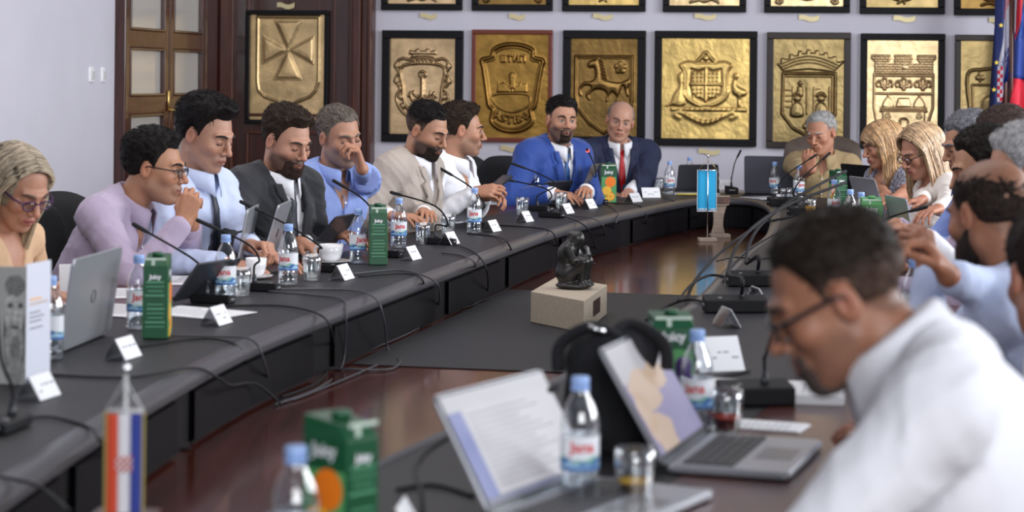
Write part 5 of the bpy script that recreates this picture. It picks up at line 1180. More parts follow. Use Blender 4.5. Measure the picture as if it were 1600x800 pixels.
    neckcut = np.sqrt(X**2+((Y-.018))**2)*1-(.066*size*(.9 if female else 1)); cutz = np.maximum(neckcut, -(Z+.075))   # opening round the neck
    core = extract(Field.__new__(Field), None) if False else None
    topv = drape(B.v, .007, .0085); low = .40-0*Z
    topf = np.maximum(topv, -np.maximum(neckcut, -(Z+.05)))
    if female or (top and top.get('open')):
        o = (top or {}).get('open', .05); topf = np.maximum(topf, -np.maximum(np.maximum(np.abs(X)-(Z+.05+o*2.2)*.42, -(Y)), -(Z+.05+o*2.2)))
    V, Q = extract(B, topf); sm = top['mat']
    mk(top.get('name', 'shirt'), V, Q, sm, t)
    if jacket:
        jv = drape(B.v, .019, .0085); wv = np.interp(Z, [-.60, -.40, -.33, -.03, .1], [.06, .0, .004, .062, .06])
        opening = np.maximum(np.maximum(np.abs(X)-wv, -Y+.0), -(Z+.60)); lap = (np.abs(X) < wv+.045)*(np.abs(X) > wv-.01)*(Y > 0)*(Z > -.35)*(Z < -.02)
        jv = jv-.006*lap+.004*(np.exp(-((np.abs(X)-wv-.050)/.006)**2)*(Y > 0)*(Z > -.35))
        jv = np.maximum(jv, -opening); jv = np.maximum(jv, -np.maximum(neckcut-.006, -(Z+.075)))
        for s in (-1, 1):
            S, E, Wt, *_ = A[s]; f = (Wt-E).normalized(); q = Wt-f*.035; pl = (G3[0]-q.x)*f.x+(G3[1]-q.y)*f.y+(G3[2]-q.z)*f.z; near = np.sqrt((G3[0]-Wt.x)**2+(G3[1]-Wt.y)**2+(G3[2]-Wt.z)**2) < .11
            jv = np.where(near, np.maximum(jv, pl), jv)
        V, Q = extract(B, jv); mk('jacket', V, Q, jacket['mat'], t)
    for s in (-1, 1):                                    # cuffs
        if sleeve >= .9:
            S, E, Wt, *_ = A[s]; f = (Wt-E).normalized(); a_ = Wt-f*.055; b_ = Wt-f*(-.004 if jacket else .004)
            MB().tube([a_, a_+f*.004, b_-f*.003, b_], [.030*fs_, .0345*fs_, .0345*fs_, .031*fs_], 16).build('cuff', sm, t, True)
    # ---------- body core (the figure below the clothes) joined into the skin mesh
    Cc = Field(lo, hi, .03); st = (slice(None, None, 1),)*3
    Cc = Field(lo, hi, tv*3); sub = trunk[::3, ::3, ::3]; Cc.v = sub+.004; Cc.n = np.array(sub.shape)
    v, q = extract(Cc); parts.append((v, q, np.tile(np.array(skin, np.float32), (len(v), 1))))
    n0 = 0; VV = []; QQ = []; CC = []
    for v, q, cc in parts: VV.append(v); QQ.append(q+n0); CC.append(cc); n0 += len(v)
    mk('body', np.concatenate(VV), np.concatenate(QQ), M_skin, t, True, np.concatenate(CC))
    # ---------- surface of the clothes at torso x,z (for collar, tie and placket)
    trunkv = trunk-.007
    def surf(x_, z_, lift=.0, v=None):
        v = trunkv if v is None else v; y_ = .24
        last = None
        while y_ > -.02:
            if B.at(tp(x_, y_, z_) if False else MT @ Vector((x_, y_, z_))) is None: break
            p = MT @ Vector((x_, y_, z_)); i = np.clip(((np.array(p)-B.lo)/B.h).round().astype(int), 0, B.n-1)
            val = float(v[tuple(i)])
            if val < 0: return MT @ Vector((x_, y_+val*.5+lift+B.h*.3, z_))
            y_ -= max(.003, min(val*.6, .05))
        return MT @ Vector((x_, .09+lift, z_))
    if collar and not top.get('nocollar'):
        n = 22; Vc = []; fo = []
        sp = .45 if tie else .8
        for i in range(n+1):
            th = math.pi/2+sp*.35+(2*math.pi-sp*.7)*i/n; f_ = abs(1-2*i/n)**6; cs, sn = math.cos(th), math.sin(th)
            rn = .067*size*(.88 if female else 1); zt = top.get('cz', .008)+.022*(-sn*.5+.5)
            for (dr, dz) in ((.002, -.045), (.000, zt), (.006, zt+.004), (.013, zt-.004), (.022+.016*f_, -.035-.038*f_)):
                Vc.append(MT @ Vector(((rn+dr)*cs*1.02, .015+(rn+dr)*sn*1.0+(.012*f_ if dr > .01 else 0), dz)))
        m_ = 5
        for i in range(n):
            for j in range(m_-1): a = i*m_+j; fo.append((a, a+1, a+m_+1, a+m_))
        o = mk('collar', Vc, fo, sm, t); s_ = o.modifiers.new('solid', 'SOLIDIFY'); s_.thickness = .0025
    if jacket:
        for s in (-1, 1):
            Vl = []; fl = []; n = 16
            for i in range(n+1):
                z_ = -.02-.31*i/n; wi = float(np.interp(z_, [-.60, -.40, -.33, -.03, .1], [.06, .0, .004, .062, .06]))
                wo = wi+float(np.interp(i/n, [0, .16, .19, .23, .6, 1], [.030, .034, .020, .052, .044, .010]))
                for q_ in range(5): x_ = wi-.004+(wo-wi)*q_/4; Vl.append(surf(s*x_, z_*(zs if z_ < -.1 else 1), .027-.004*(q_ == 4)-.004*(q_ == 0)))
            for i in range(n):
                for j in range(4): a = i*5+j; fl.append((a, a+1, a+6, a+5) if s > 0 else (a, a+5, a+6, a+1))
            o = mk('lapel', Vl, fl, jacket['mat'], t); s_ = o.modifiers.new('solid', 'SOLIDIFY'); s_.thickness = .005; s_.offset = 1
        n = 18; Vc = []; fo = []
        for i in range(n+1):
            th = math.pi/2+1.0+(2*math.pi-2.0)*i/n; cs, sn = math.cos(th), math.sin(th); zt = -.008+.022*(-sn*.5+.5)
            for (dr, dz) in ((.012, -.03), (.013, zt), (.020, zt+.003), (.030, zt-.012), (.044, -.050)): Vc.append(MT @ Vector(((.066*size+dr)*cs*1.04, .012+(.066*size+dr)*sn, dz)))
        for i in range(n):
            for j in range(4): a = i*5+j; fo.append((a, a+1, a+6, a+5))
        o = mk('jacket_collar', Vc, fo, jacket['mat'], t); s_ = o.modifiers.new('solid', 'SOLIDIFY'); s_.thickness = .004
    if tie:
        Vt = []; fo = []; n = 16
        for i in range(n+1):
            z_ = -.045-.36*i/n; w_ = (.014 if i < 1 else .011+.024*min(1, (i-1)/n*1.2))
            for q_ in (-1, -.5, 0, .5, 1): Vt.append(surf(q_*w_, z_*(zs if z_ < -.1 else 1), .007+(.004 if i < 2 else 0)-.002*abs(q_)))
        for i in range(n):
            for j in range(4): a = i*5+j; fo.append((a, a+1, a+6, a+5))
        o = mk('tie', Vt, fo, tie, t); s_ = o.modifiers.new('solid', 'SOLIDIFY'); s_.thickness = .003; s_.offset = 1
        kn = MB(); p0_ = surf(0, -.045, .004); kn.lathe([(.006, -.02), (.014, -.004), (.018, .010), (.015, .016)], 12); 
        o = mk('tie_knot', [MT.to_3x3() @ Vector((v_[0], v_[1]*.6, v_[2]))+p0_ for v_ in kn.v], kn.f, tie, t)
    elif not jacket and not female and not top.get('nocollar'):
        b = MB(); P_ = [surf(.0, z_, .002) for z_ in np.linspace(-.09, -.40, 14)]; b.tube(P_, .006, 6, flat=.3); o = b.build('placket', sm, t, True)
        for z_ in np.linspace(-.12, -.38, 4): b = MB(); b.lathe([(.001, 0), (.0055, 0), (.0055, .002), (.001, .002)], 10, M=Matrix.Translation(surf(.0, z_, .006)) @ Matrix.Rotation(-math.pi/2, 4, 'X')); b.build('button', M_white, t, True)
    # ---------- trousers
    L_ = Field((-.26, -.22, .0), (.26, .62, .66), .017)
    for s in (-1, 1):
        L_.cap((s*.09, .0, .53), (s*.12, .42, .51), .088, .066, k=.03); L_.cap((s*.12, .42, .50), (s*.12, .34, .12), .064, .046, k=.02)
    L_.ell((0, 0, .54), (.18, .14, .11), k=.03); V, Q = extract(L_); mk('trousers', V, Q, mat('dark_trousers', (.015, .016, .022), .85), t)
    for s in (-1, 1): sh = MB(); sh.rbox((s*.12, .37, .04), (.09, .27, .08), .04, seg=4); sh.build('shoe', M_black, t, True)
    # ---------- hair and beard
    if hair:
        X, Y, Z = F.local(MH) if True else None; zl = zline(Y+0*X).astype(np.float32)+hair.get('line', 0)+(hair.get('recede', .014))*np.exp(-((np.abs(X)-.045)/.02)**2)*(Y > .02)
        th = hair.get('side', .006)+(hair.get('top', .018)-hair.get('side', .006))*np.clip((Z-.035)/.065, 0, 1)+hair.get('front', 0)*np.clip((Y-.02)/.05, 0, 1)*np.clip((Z-.05)/.03, 0, 1)
        th = th*np.clip((Z-zl)/hair.get('fade', .035), .12, 1)
        P = (X*1., Y*.55, Z*.8); tx = wob(P, 330, seed)*hair.get('tex', .0022)+wob((X, Y, Z), 110, seed+1)*hair.get('clump', .002)
        hv = skull.v*1.-(th+tx)*k_
        if hair.get('blob'):
            Hf = Field(F.lo, hi, vox); Hf.v = hv.copy(); Hf.n = np.array(hv.shape); Hf.ax = F.ax
            for (cc, rr) in hair['blob']: Hf.ell(hp(*cc), np.array(rr)*k_, R3, k=.02)
            hv = Hf.v+tx*.6
        mk_ = zl-Z
        if hair.get('bald'): 
            bx = hair['bald']; bl = (1-np.sqrt((X/bx[1])**2+((Y-bx[0])/bx[2])**2))*.05; mk_ = np.maximum(mk_, np.minimum(bl, Z-.03) if len(bx) < 4 else np.minimum(bl, Z-bx[3]))
        hv = np.maximum(hv, mk_*k_)
        V, Q = extract(F, hv)
        if len(V):
            hc = np.tile(np.array(hair['col'], np.float32), (len(V), 1)); Lh = V @ Mh[:3, :3].T+Mh[:3, 3]
            if 'col2' in hair:
                w = np.clip((hair.get('z2', .03)-Lh[:, 2])/.03, 0, 1)[:, None]; hc = hc*(1-w)+np.array(hair['col2'])*w
            st = np.sin(np.arctan2(Lh[:, 0], Lh[:, 2]+.02)*70+Lh[:, 1]*40+3*np.sin(Lh[:, 1]*60)); hc *= (1+.18*st)[:, None]
            mk('hair', V, Q, M_hair, t, True, hc)
            strands(t, V, hc, Lh, MH, RH, k_, hair, seed)
    if beard and beard[0] == 'full':
        X, Y, Z = F.local(MH); top_ = np.interp(Y, [-.02, .0, .015, .04, .07, .1], [.012, .004, -.030, -.046, -.050, -.0505]); ln = beard[2] if len(beard) > 2 else .008
        thb = (.0022+(ln-.0022)*np.clip((-.055-Z)/.045, 0, 1))*np.clip((top_-Z)/.012, .1, 1)+0*X; v2 = F.v-thb+wob((X, Y, Z), 260, seed)*.0016
        m_ = np.maximum(np.maximum(Z-top_, -(Z+.122+ln*.6)), -(Y-.004)); lip = .011-np.sqrt((X/2.3)**2+(Z+.066)**2); m_ = np.maximum(m_, lip)
        nk = Y*0+(-Y+.0)-(Z+.1)*1.2; m_ = np.maximum(m_, -(Y-(-.02-(Z+.07)*.9)))
        if len(beard) > 3 and beard[3] == 'goatee': m_ = np.maximum(m_, np.abs(X)-(beard[5] if len(beard) > 5 else .030))
        V, Q = extract(F, np.maximum(v2, m_*k_))
        if len(V): mk('beard', V, Q, M_hair, t, True, np.tile(np.array(beard[1], np.float32), (len(V), 1)))
    bc = hair['col'] if hair else (.1, .07, .05); bc = hair.get('brow', bc) if hair else bc
    M_b = mat('brow_%02d%02d%02d' % tuple(int(c_*99) for c_ in bc), bc, .8)
    for s in (-1, 1):
        MB().tube([hp(s*.014, .0975, .022), hp(s*.028, .0945, .0275), hp(s*.040, .086, .027), hp(s*.050, .072, .020)], [.0034, .0046, .0040, .0020], 6).build('eyebrow', M_b, t, True)
        if eyes == 'open':
            e = MB(); n = 12; e.add([hp(s*.031+.0125*math.cos(6.283*i/n), .0885-.0035*abs(math.cos(6.283*i/n))-.0*s, .0005+.0052*math.sin(6.283*i/n)) for i in range(n)]+[hp(s*.031, .0893, .0005)], [(n, i, (i+1) % n) for i in range(n)]); e.build('eye', M_eyew, t, True)
            e = MB(); e.add([hp(s*.031+.0052*math.cos(6.283*i/n), .0897, .0008+.0050*math.sin(6.283*i/n)) for i in range(n)], [tuple(range(n))]); e.build('iris', M_iris, t)
            MB().tube([hp(s*.018, .0855, .001), hp(s*.025, .0895, .0062), hp(s*.036, .0890, .0066), hp(s*.044, .0825, .002)], .0013, 6).build('eyelash', M_lash, t, True)
        else:
            MB().tube([hp(s*.018, .0855, -.002), hp(s*.025, .0885, -.0055), hp(s*.036, .0880, -.0058), hp(s*.044, .0825, -.0025)], .0015, 6).build('eyelash', M_lash, t, True)
    if glasses:
        gm, gr = glasses; g = thing_part('glasses', t)
        for s in (-1, 1):
            P = [hp(s*(.032+.024*math.cos(a)*(1+.06*math.sin(a))), .104-.004*abs(math.cos(a)), -.002+.016*math.sin(a)) for a in np.linspace(0, 2*math.pi, 17)]
            MB().tube(P, gr, 6).build('rim', gm, g, True)
            e = MB(); e.add(P[:-1], [tuple(range(16))]); e.build('lens', M_glass, g)
            MB().tube([hp(s*.056, .102, .004), hp(s*.076, .07, .006), hp(s*.083, .0, .008), hp(s*.082, -.022, -.004)], gr*1.15, 6).build('temple', gm, g, True)
        MB().tube([hp(-.010, .1035, .003), hp(0, .107, .006), hp(.010, .1035, .003)], gr, 6).build('bridge', gm, g, True)
    if longhair: longhair(t, hp, tp, k_, F, MH, skull, R3, seed)
    if extra: extra(t, hp, tp, A, Mi, surf)
    if seated: chair(t, base, rz, label, cb, bool(cb))
    return t
def thing_part(name, parent): o = bpy.data.objects.new(name, None); o.empty_display_size = .02; link(o, parent); return o
CH = {}
def chair(pt, base, rz, label, lab=None, brown=False, z=0, h=1.0):
    lab = lab or 'black padded chair of the '+label.replace('person in ', 'person in ', 1)
    t = thing('office_chair', ' '.join(lab.split()[:16]), 'chair', base, rz, 'chairs around the table'); t.location = (base[0], base[1], 0)
    key = ('b' if brown else 'k')
    if key not in CH:
        fm = M_brownlea if brown else M_blackfab; D = {}
        b = MB(); b.rbox((0, 0, .40), (.48, .46, .07), .07, seg=4); D['seat'] = b.build('seat', fm, t, True)
        # backrest: rounded shield, gently curved
        W2 = .25 if not brown else .245; z0, z1 = (.50, 1.0) if not brown else (.48, 1.11); vs = []; fs = []; nx, nz = 12, 14
        for side in (0, 1):
            for i in range(nx+1):
                for j in range(nz+1):
                    u = -1+2*i/nx; v = j/nz; wz = W2*(1-.14*(1-v)-(.22 if not brown else .10)*max(0, (v-.8)/.2)**2); x = u*wz; zz = z0+(z1-z0)*v-.05*abs(u)**3*max(0, v-.5)*2
                    y = -.235-.09*(v)+.05*u*u; ed = max(abs(u), abs(2*v-1)); th = .032*math.sqrt(max(0, 1-ed**6)); vs.append((x, y+(th if side else -th), zz))
            for i in range(nx):
                for j in range(nz):
                    a = side*(nx+1)*(nz+1)+i*(nz+1)+j; f_ = (a, a+nz+1, a+nz+2, a+1); fs.append(f_ if not side else f_[::-1])
        D['backrest'] = mk('backrest', vs, fs, fm, t)
        for sx in (-1, 1):
            b = MB(); b.tube(catmull([(sx*.20, .20, 0), (sx*.20, .19, .38), (sx*.21, -.2, .37), (sx*.20, -.235, .52)], 5), .011, 8); D['leg%d' % sx] = b.build('leg', M_black, t, True)
            b = MB(); b.tube([(sx*.20, -.26, 0), (sx*.205, -.18, .37)], .011, 8); D['legb%d' % sx] = b.build('leg', M_black, t, True)
        CH[key] = D
    else:
        for o in CH[key].values(): link(o.copy(), None).parent = t
    return t

# ---------- clothing materials
lilac = fab('lilac_shirt_cloth', (.42, .34, .47), .8, .35, 14, sheen=.2); paleblue = fab('pale_blue_shirt_cloth', (.55, .62, .84), .8, .6, 14); midblue = fab('light_blue_shirt_cloth', (.27, .36, .72), .8, .6, 14)
charc = fab('charcoal_suit_cloth', (.013, .014, .019), .85, .2, 160, sheen=.1); beige = fab('beige_blazer_cloth', (.42, .36, .32), .85, .2, 140); whitec = fab('white_shirt_cloth', (.80, .80, .85), .8, .6, 14)
bluesuit = fab('royal_blue_suit_cloth', (.012, .055, .29), .7, .15, 140, sheen=.2); navy = fab('navy_suit_cloth', (.012, .018, .055), .8, .15, 140); tan = fab('tan_sweater_knit', (.38, .28, .15), .9, .3, 120)
redtie = mat('red_tie_silk', (.42, .005, .01), .4); bluetie = mat('blue_tie_silk', (.02, .09, .30), .4); darktie = mat('dark_tie_silk', (.012, .014, .028), .5)
tanb = fab('tan_blouse_cloth', (.62, .40, .24), .7, .2, 40); whiteblz = fab('ivory_blazer_cloth', (.78, .72, .68), .8, .3, 14)
floral = mat('navy_floral_cloth', (.02, .025, .07), .8, col2=(.5, .5, .58), nscale=75)
DK = (.012, .010, .010); BR = (.035, .022, .015)

def hold_phone(px, py, s, rx=0., rz=0., label=''):
    p = W(px, py, s); t = thing('mobile_phone', label, 'phone', p, rz); t.rotation_euler = (rx, 0, rz); b = MB(); b.rbox((0, 0, 0), (.075, .150, .009), .012); b.build('case', M_black, t, bevel=.001)
    b = MB(); b.box((0, 0, .0052), (.068, .138, .0012)); b.build('screen', mat('dim_screen', (.05, .06, .08), .15), t); return t

# ---------- strands for long hair: locks that run over the head and down
def locks(t, hp, k, curves, m, n_each, spread, r0, seed, name='hair_lock'):
    rr = random.Random(seed); b = MB()
    for C in curves:
        P = [Vector(c) for c in C]
        for q in range(n_each):
            o = Vector((rr.gauss(0, 1), rr.gauss(0, 1), rr.gauss(0, .5)))*spread; ph = rr.random()*6; pts = []
            for i, p in enumerate(P):
                f = min(1, (i+.6)/len(P)*1.5); wv = .004*math.sin(ph+i*1.3)*f; pts.append(hp(*(p+o*f+Vector((wv, wv*.5, 0)))))
            C2 = catmull(pts, 4); n = len(C2); b.tube(C2, [r0*k*(.7+.5*math.sin(math.pi*min(1, (i+1)/n*1.05))) for i in range(n)], 5)
    o = b.build(name, m, t, True); o['kind'] = 'stuff'; return o
def shell(t, F, MH, skull, k, th, maskf, col, seed, hp, R3, blobs=(), name='hair', grow=None):
    h = F.h; lo = np.array(F.lo)-.06; hi = np.array([a[-1] for a in F.ax])+.06
    G = Field(lo, hi, .0055); C = [list(r) for r in R3]
    E_ = lambda c, rr, kk=.02, sub=False: G.ell(hp(*c), np.array(rr)*k, R3, k=kk*k, sub=sub)
    E_((0, -.018, .035), (.077+th, .097+th, .083+th)); E_((0, .010, -.01), (.064+th, .062+th, .080+th), .02)
    for bl in blobs:
        if len(bl) == 2: E_(bl[0], bl[1], .025)
        else: G.cap(hp(*bl[0]), hp(*bl[1]), bl[2]*k, bl[3]*k, k=.02)
    col = tuple(q_*.6 for q_ in col); X, Y, Z = G.local(MH); a = np.arctan2(X, Z-.0)
    tx = .0006*np.sin(X*420+Y*130+4*np.sin(Z*30+Y*25)); G.v = G.v+(tx*k).astype(np.float32)
    G.v = np.maximum(G.v, maskf(X, Y, Z)*k); V, Q = extract(G)
    Mh = np.array(MH.inverted()); L = V @ Mh[:3, :3].T+Mh[:3, 3]; c = np.tile(np.array(col, np.float32), (len(V), 1)); st = np.sin(L[:, 0]*300+L[:, 1]*90+4*np.sin(L[:, 2]*30)); c *= (1+.16*st+.10*np.sin(L[:, 0]*110+L[:, 1]*70+1))[:, None]
    mk(name, V, Q, M_hair, t, True, c)
def facemask(zf=.075, w=.052):                            # opens a face window
    def f(X, Y, Z): return np.minimum(np.minimum(w-np.abs(X)+0*Y+0*Z, Y-.045), zf-Z)
    return f
def sheet(t, hp, k, m, col, seed, N=260, y0=.085, y1=-.115, length=.22, rx=.094, ry=.122, rz_=.098, wave=.0, part=.0, fwd=.03, out=.0, front_drop=.0, r0=.0024, taper=.9, curl=0., bang=None):
    """combed hair: strands leave the parting, follow the skull to the ears and hang down"""
    rr = random.Random(seed); VV = []; FF = []; CC = []; n0 = 0
    for s in (-1, 1):
        for q in range(N):
            u = rr.random(); ys = y0+(y1-y0)*u; f = math.sqrt(max(.02, 1-((ys+.018)/ry)**2)); amax = math.radians(rr.uniform(96, 108)); pts = []; j = rr.gauss(0, 1); lay = 1+rr.uniform(-.07, .045)
            front = max(0, (ys-.02)/.065)
            for i in range(9):
                a = amax*i/8; x = part+s*rx*(f+front*.35)*math.sin(a)*lay; z = .03+rz_*(f+.0*front)*math.cos(a)*lay-front*.012*(i/8); y = ys-.035*front*(i/8)**2+.004*math.sin(a*3+j)
                pts.append((x, y, z))
            x, y, z = pts[-1]; ln = length*rr.uniform(.75, 1.05); ph = rr.random()*.8+(u*5); nn = 9
            for i in range(1, nn+1):
                v = i/nn; w = wave*math.sin(v*ln*38+ph)*min(1, v*2)
                pts.append((x+s*out*math.sin(v*2.2)+w*s-s*curl*v*v, y+fwd*v+w*.6+.003*j*v, z-ln*v))
            C = [hp(*p) for p in pts]; m_ = len(C)
            for i, p in enumerate(C):
                tt = (C[min(i+1, m_-1)]-C[max(i-1, 0)]).normalized(); a_ = tt.orthogonal().normalized(); b_ = tt.cross(a_); r = r0*k*(1 if i < m_-3 else taper*(m_-i)/4)*(.6+.5*min(1, i/3))
                for w_ in range(3): g = 2.094*w_; VV.append(p+a_*math.cos(g)*r+b_*math.sin(g)*r)
            for i in range(m_-1):
                for w_ in range(3): FF.append((n0+i*3+w_, n0+i*3+(w_+1) % 3, n0+i*3+3+(w_+1) % 3, n0+i*3+3+w_))
            sh = rr.uniform(.5, 1.4); CC += [(col[0]*sh, col[1]*sh, col[2]*sh)]*(3*m_); n0 += 3*m_
    o = mk('hair_strands', np.array([tuple(v) for v in VV]), np.array(FF), m, t, True, np.array(CC)); o['kind'] = 'stuff'; return o
def hair_lady(t, hp, tp, k, F, MH, skull, R3, seed):
    c = (.50, .41, .30)
    shell(t, F, MH, skull, k, .008, lambda X, Y, Z: np.maximum(facemask(.090, .062)(X, Y, Z), (-.06-Z)), c, seed, hp, R3, [((0, -.05, .01), (.086, .075, .085))])
    sheet(t, hp, k, M_hairl, c, seed, 600, .066, -.125, .10, r0=.0021, rx=.096, rz_=.104, out=.008, fwd=.02, curl=.02, part=.015)
    sheet(t, hp, k, M_hairl, (.60, .46, .31), seed+1, 150, .05, -.02, .34, rx=.088, rz_=.09, out=.0, fwd=.05, curl=.03, part=.015)
def hair_wavy(t, hp, tp, k, F, MH, skull, R3, seed):
    c = (.60, .37, .19)
    shell(t, F, MH, skull, k, .008, lambda X, Y, Z: np.maximum(facemask(.050, .055)(X, Y, Z), (-.08-Z)), c, seed, hp, R3, [((0, -.05, .0), (.088, .08, .09))])
    sheet(t, hp, k, M_hairl, c, seed, 620, .072, -.125, .25, wave=.017, r0=.0021, out=.012, fwd=.035, rz_=.104)
    sheet(t, hp, k, M_hairl, (.66, .43, .24), seed+3, 120, .100, .070, .07, wave=.004, rx=.085, rz_=.10, out=0, fwd=.0, r0=.002)
def hair_straight(t, hp, tp, k, F, MH, skull, R3, seed):
    c = (.64, .43, .26)
    shell(t, F, MH, skull, k, .008, lambda X, Y, Z: np.maximum(facemask(.090, .060)(X, Y, Z), (-.09-Z)), c, seed, hp, R3, [((0, -.05, .0), (.09, .08, .095))])
    sheet(t, hp, k, M_hairl, c, seed, 700, .066, -.125, .36, wave=.005, r0=.0021, out=.016, fwd=.045, rz_=.106, rx=.100)

def wristband(t, hp, tp, A, Mi, surf):
    S, E, Wt, *_ = A[-1]; f = (Wt-E).normalized(); MB().tube([Wt-f*.010, Wt-f*.002], .0285, 14).build('wristband', M_black, t, True)
# ---------- left side of the table, from near to far
person('person with blond grey hair, purple glasses and tan blouse, reading with bowed head', (31, 293, 515), -38, 30, 0, body=-22, lead=.22, skin=(.55, .32, .25), hair=None, top={'mat': tanb, 'name': 'blouse', 'nocollar': 1}, female=True, glasses=(mat('purple_frames', (.06, .01, .08), .3), .0022),
       longhair=hair_lady, shw=1.08, arms={'R': {'at': (60, 462, 560), 'pose': 'rest'}, 'L': {'at': (100, 455, 500), 'pose': 'rest'}}, size=1.04)
person('person with black hair and glasses in lilac shirt, hands clasped at the mouth', (243, 262, 452), -8, 8, 0, body=-14, lead=.36, skin=(.50, .29, .20), hair={'col': DK, 'top': .026, 'side': .012, 'tex': .003, 'clump': .003, 'front': .01}, beard=('stubble', (.12, .08, .07), .35), top={'mat': lilac, 'open': .05},
       glasses=(mat('dark_frames', (.03, .01, .01), .3), .002), eyes='open', arms={'R': {'at': (287, 347, 466), 'fwd': (-.25, .25, 1), 'nrm': (1, .3, 0), 'pose': 'hold', 'pole': (.6, -.5, -1)}, 'L': {'at': (300, 352, 450), 'fwd': (.1, .1, 1), 'nrm': (-.6, 1, .2), 'pose': 'fist', 'pole': (-.6, -.3, -1)}})
person('tall person with thick black hair, pale blue shirt and dark tie, looking down', (323, 210, 432), -28, 20, 0, body=-28, lead=.14, skin=(.56, .35, .28), hair={'col': DK, 'top': .030, 'side': .016, 'tex': .003, 'clump': .004, 'front': .014, 'len': .03, 'blob': [((.0, -.08, .04), (.07, .045, .07))]}, beard=('stubble', (.2, .15, .14), .2),
       top={'mat': paleblue}, tie=darktie, hsz=1.04, arms={'R': {'at': (352, 412, 452), 'pose': 'rest'}, 'L': {'at': (392, 384, 445), 'pose': 'hold', 'fwd': (.2, 1, .1)}})
person('person with brown hair and full beard in charcoal suit, typing', (449, 220, 410), -42, 20, 0, body=-35, lead=.16, skin=(.56, .34, .27), hair={'col': BR, 'top': .024, 'side': .010, 'tex': .003, 'clump': .004, 'front': .012}, beard=('full', (.040, .022, .017), .010, 'goatee', .8, .046),
       top={'mat': whitec}, jacket={'mat': charc}, tie=darktie, shw=1.06, belly=.02, arms={'R': {'at': (415, 398, 440), 'pose': 'rest'}, 'L': {'at': (470, 378, 410), 'pose': 'type', 'fwd': (.1, 1, -.3)}})
person('person with short grey brown hair in light blue shirt, rubbing the nose', (531, 213, 378), -52, 12, 6, body=-50, lead=.16, skin=(.50, .30, .23), hair={'col': (.16, .13, .11), 'top': .012, 'side': .004, 'tex': .0018, 'col2': (.22, .19, .17), 'shade': .3, 'recede': .01}, beard=('stubble', (.20, .17, .15), .55), top={'mat': midblue, 'open': .05},
       extra=wristband, arms={'L': {'at': (566, 262, 398), 'fwd': (.30, -.05, 1), 'nrm': (-.9, .5, .2), 'pose': 'chin', 'pole': (-.8, .4, -1)}, 'R': {'at': (520, 363, 395), 'pose': 'rest', 'fwd': (-.2, 1, -.1)}})
person('person with dark hair and full beard in beige blazer over white shirt', (668, 204, 345), -32, 22, 0, body=-22, lead=.20, skin=(.50, .30, .22), hair={'col2': (.10, .065, .05), 'z2': .055, 'col': DK, 'top': .016, 'side': .003, 'tex': .002, 'shade': .4}, beard=('full', (.022, .015, .013), .004, 'goatee', .9, .050), top={'mat': whitec, 'open': .04}, jacket={'mat': beige}, shw=1.08, belly=.02,
       arms={'R': {'at': (612, 338, 362), 'pose': 'rest'}, 'L': {'at': (662, 332, 352), 'pose': 'rest'}})
person('person in white open shirt with short dark hair, profile, holding a phone', (722, 203, 326), 6, 6, 0, body=-20, lead=.16, skin=(.52, .31, .23), hair={'col': BR, 'top': .022, 'side': .007, 'tex': .003, 'clump': .003, 'front': .012, 'shade': .3}, beard=('stubble', (.12, .08, .06), .45), top={'mat': whitec, 'open': .05},
       eyes='open', arms={'R': {'at': (742, 301, 338), 'fwd': (.0, 1, .15), 'nrm': (.8, .1, .6), 'pose': 'phone'}, 'L': {'at': (757, 307, 335), 'fwd': (.3, 1, .1), 'nrm': (-.5, -.2, 1), 'pose': 'phone'}})
hold_phone(778, 288, 337, .55, -.9, 'black mobile phone held by the white shirted profile person')
person('person with dark hair and trimmed beard in royal blue suit, looking at the camera', (878, 188, 283), -72, 2, -4, body=-48, lead=.18, skin=(.56, .34, .26), hair={'col2': (.10, .065, .05), 'z2': .055, 'col': DK, 'top': .022, 'side': .003, 'tex': .002, 'shade': .45, 'front': .008}, beard=('full', (.03, .02, .016), .003, 'goatee'), top={'mat': whitec}, jacket={'mat': bluesuit}, tie=bluetie, eyes='open', mouth=.005,
       arms={'R': {'at': (868, 302, 290), 'pose': 'rest', 'fwd': (-.3, 1, -.1)}, 'L': {'at': (915, 297, 288), 'pose': 'rest'}}, shw=1.05)
person('bald person in navy suit, white shirt and red tie', (969, 189, 256), -88, 8, -10, body=-82, lead=.10, skin=(.60, .37, .30), hair={'col': (.30, .26, .24), 'top': .003, 'side': .003, 'tex': .001, 'bald': (.02, .072, .085), 'shade': .12, 'brow': (.2, .14, .1)}, top={'mat': whitec}, jacket={'mat': navy}, tie=redtie, eyes='open',
       arms={'R': {'at': (943, 302, 262), 'pose': 'rest'}, 'L': {'at': (983, 300, 264), 'pose': 'hold', 'fwd': (.3, 1, -.1)}}, shw=1.04)
# ---------- far end and right side
person('white haired person in tan sweater, chin resting on one hand', (1283, 208, 262), -128, 16, 4, body=-100, lead=.12, skin=(.55, .31, .23), hair={'col': (.42, .41, .40), 'top': .012, 'side': .010, 'tex': .002, 'recede': .015, 'line': .012}, top={'mat': tan, 'name': 'sweater', 'open': .03}, shw=.92,
       cb='tall brown leather armchair of the white haired person in tan sweater', sleeve=.6, arms={'R': {'at': (1268, 266, 272), 'fwd': (.15, .1, 1), 'nrm': (.2, 1, .1), 'pose': 'chin', 'pole': (.7, .2, -1)}, 'L': {'at': (1318, 318, 270), 'pose': 'rest'}})
person('person with wavy golden hair and navy patterned dress, looking down', (1377, 226, 292), 192, 18, 0, body=203, lead=.12, skin=(.58, .33, .25), hair=None, top={'mat': floral, 'name': 'dress', 'nocollar': 1}, female=True, longhair=hair_wavy, sleeve=.45, size=1.04,
       arms={'R': {'at': (1398, 322, 315), 'pose': 'rest'}, 'L': {'at': (1385, 325, 320), 'pose': 'rest'}})
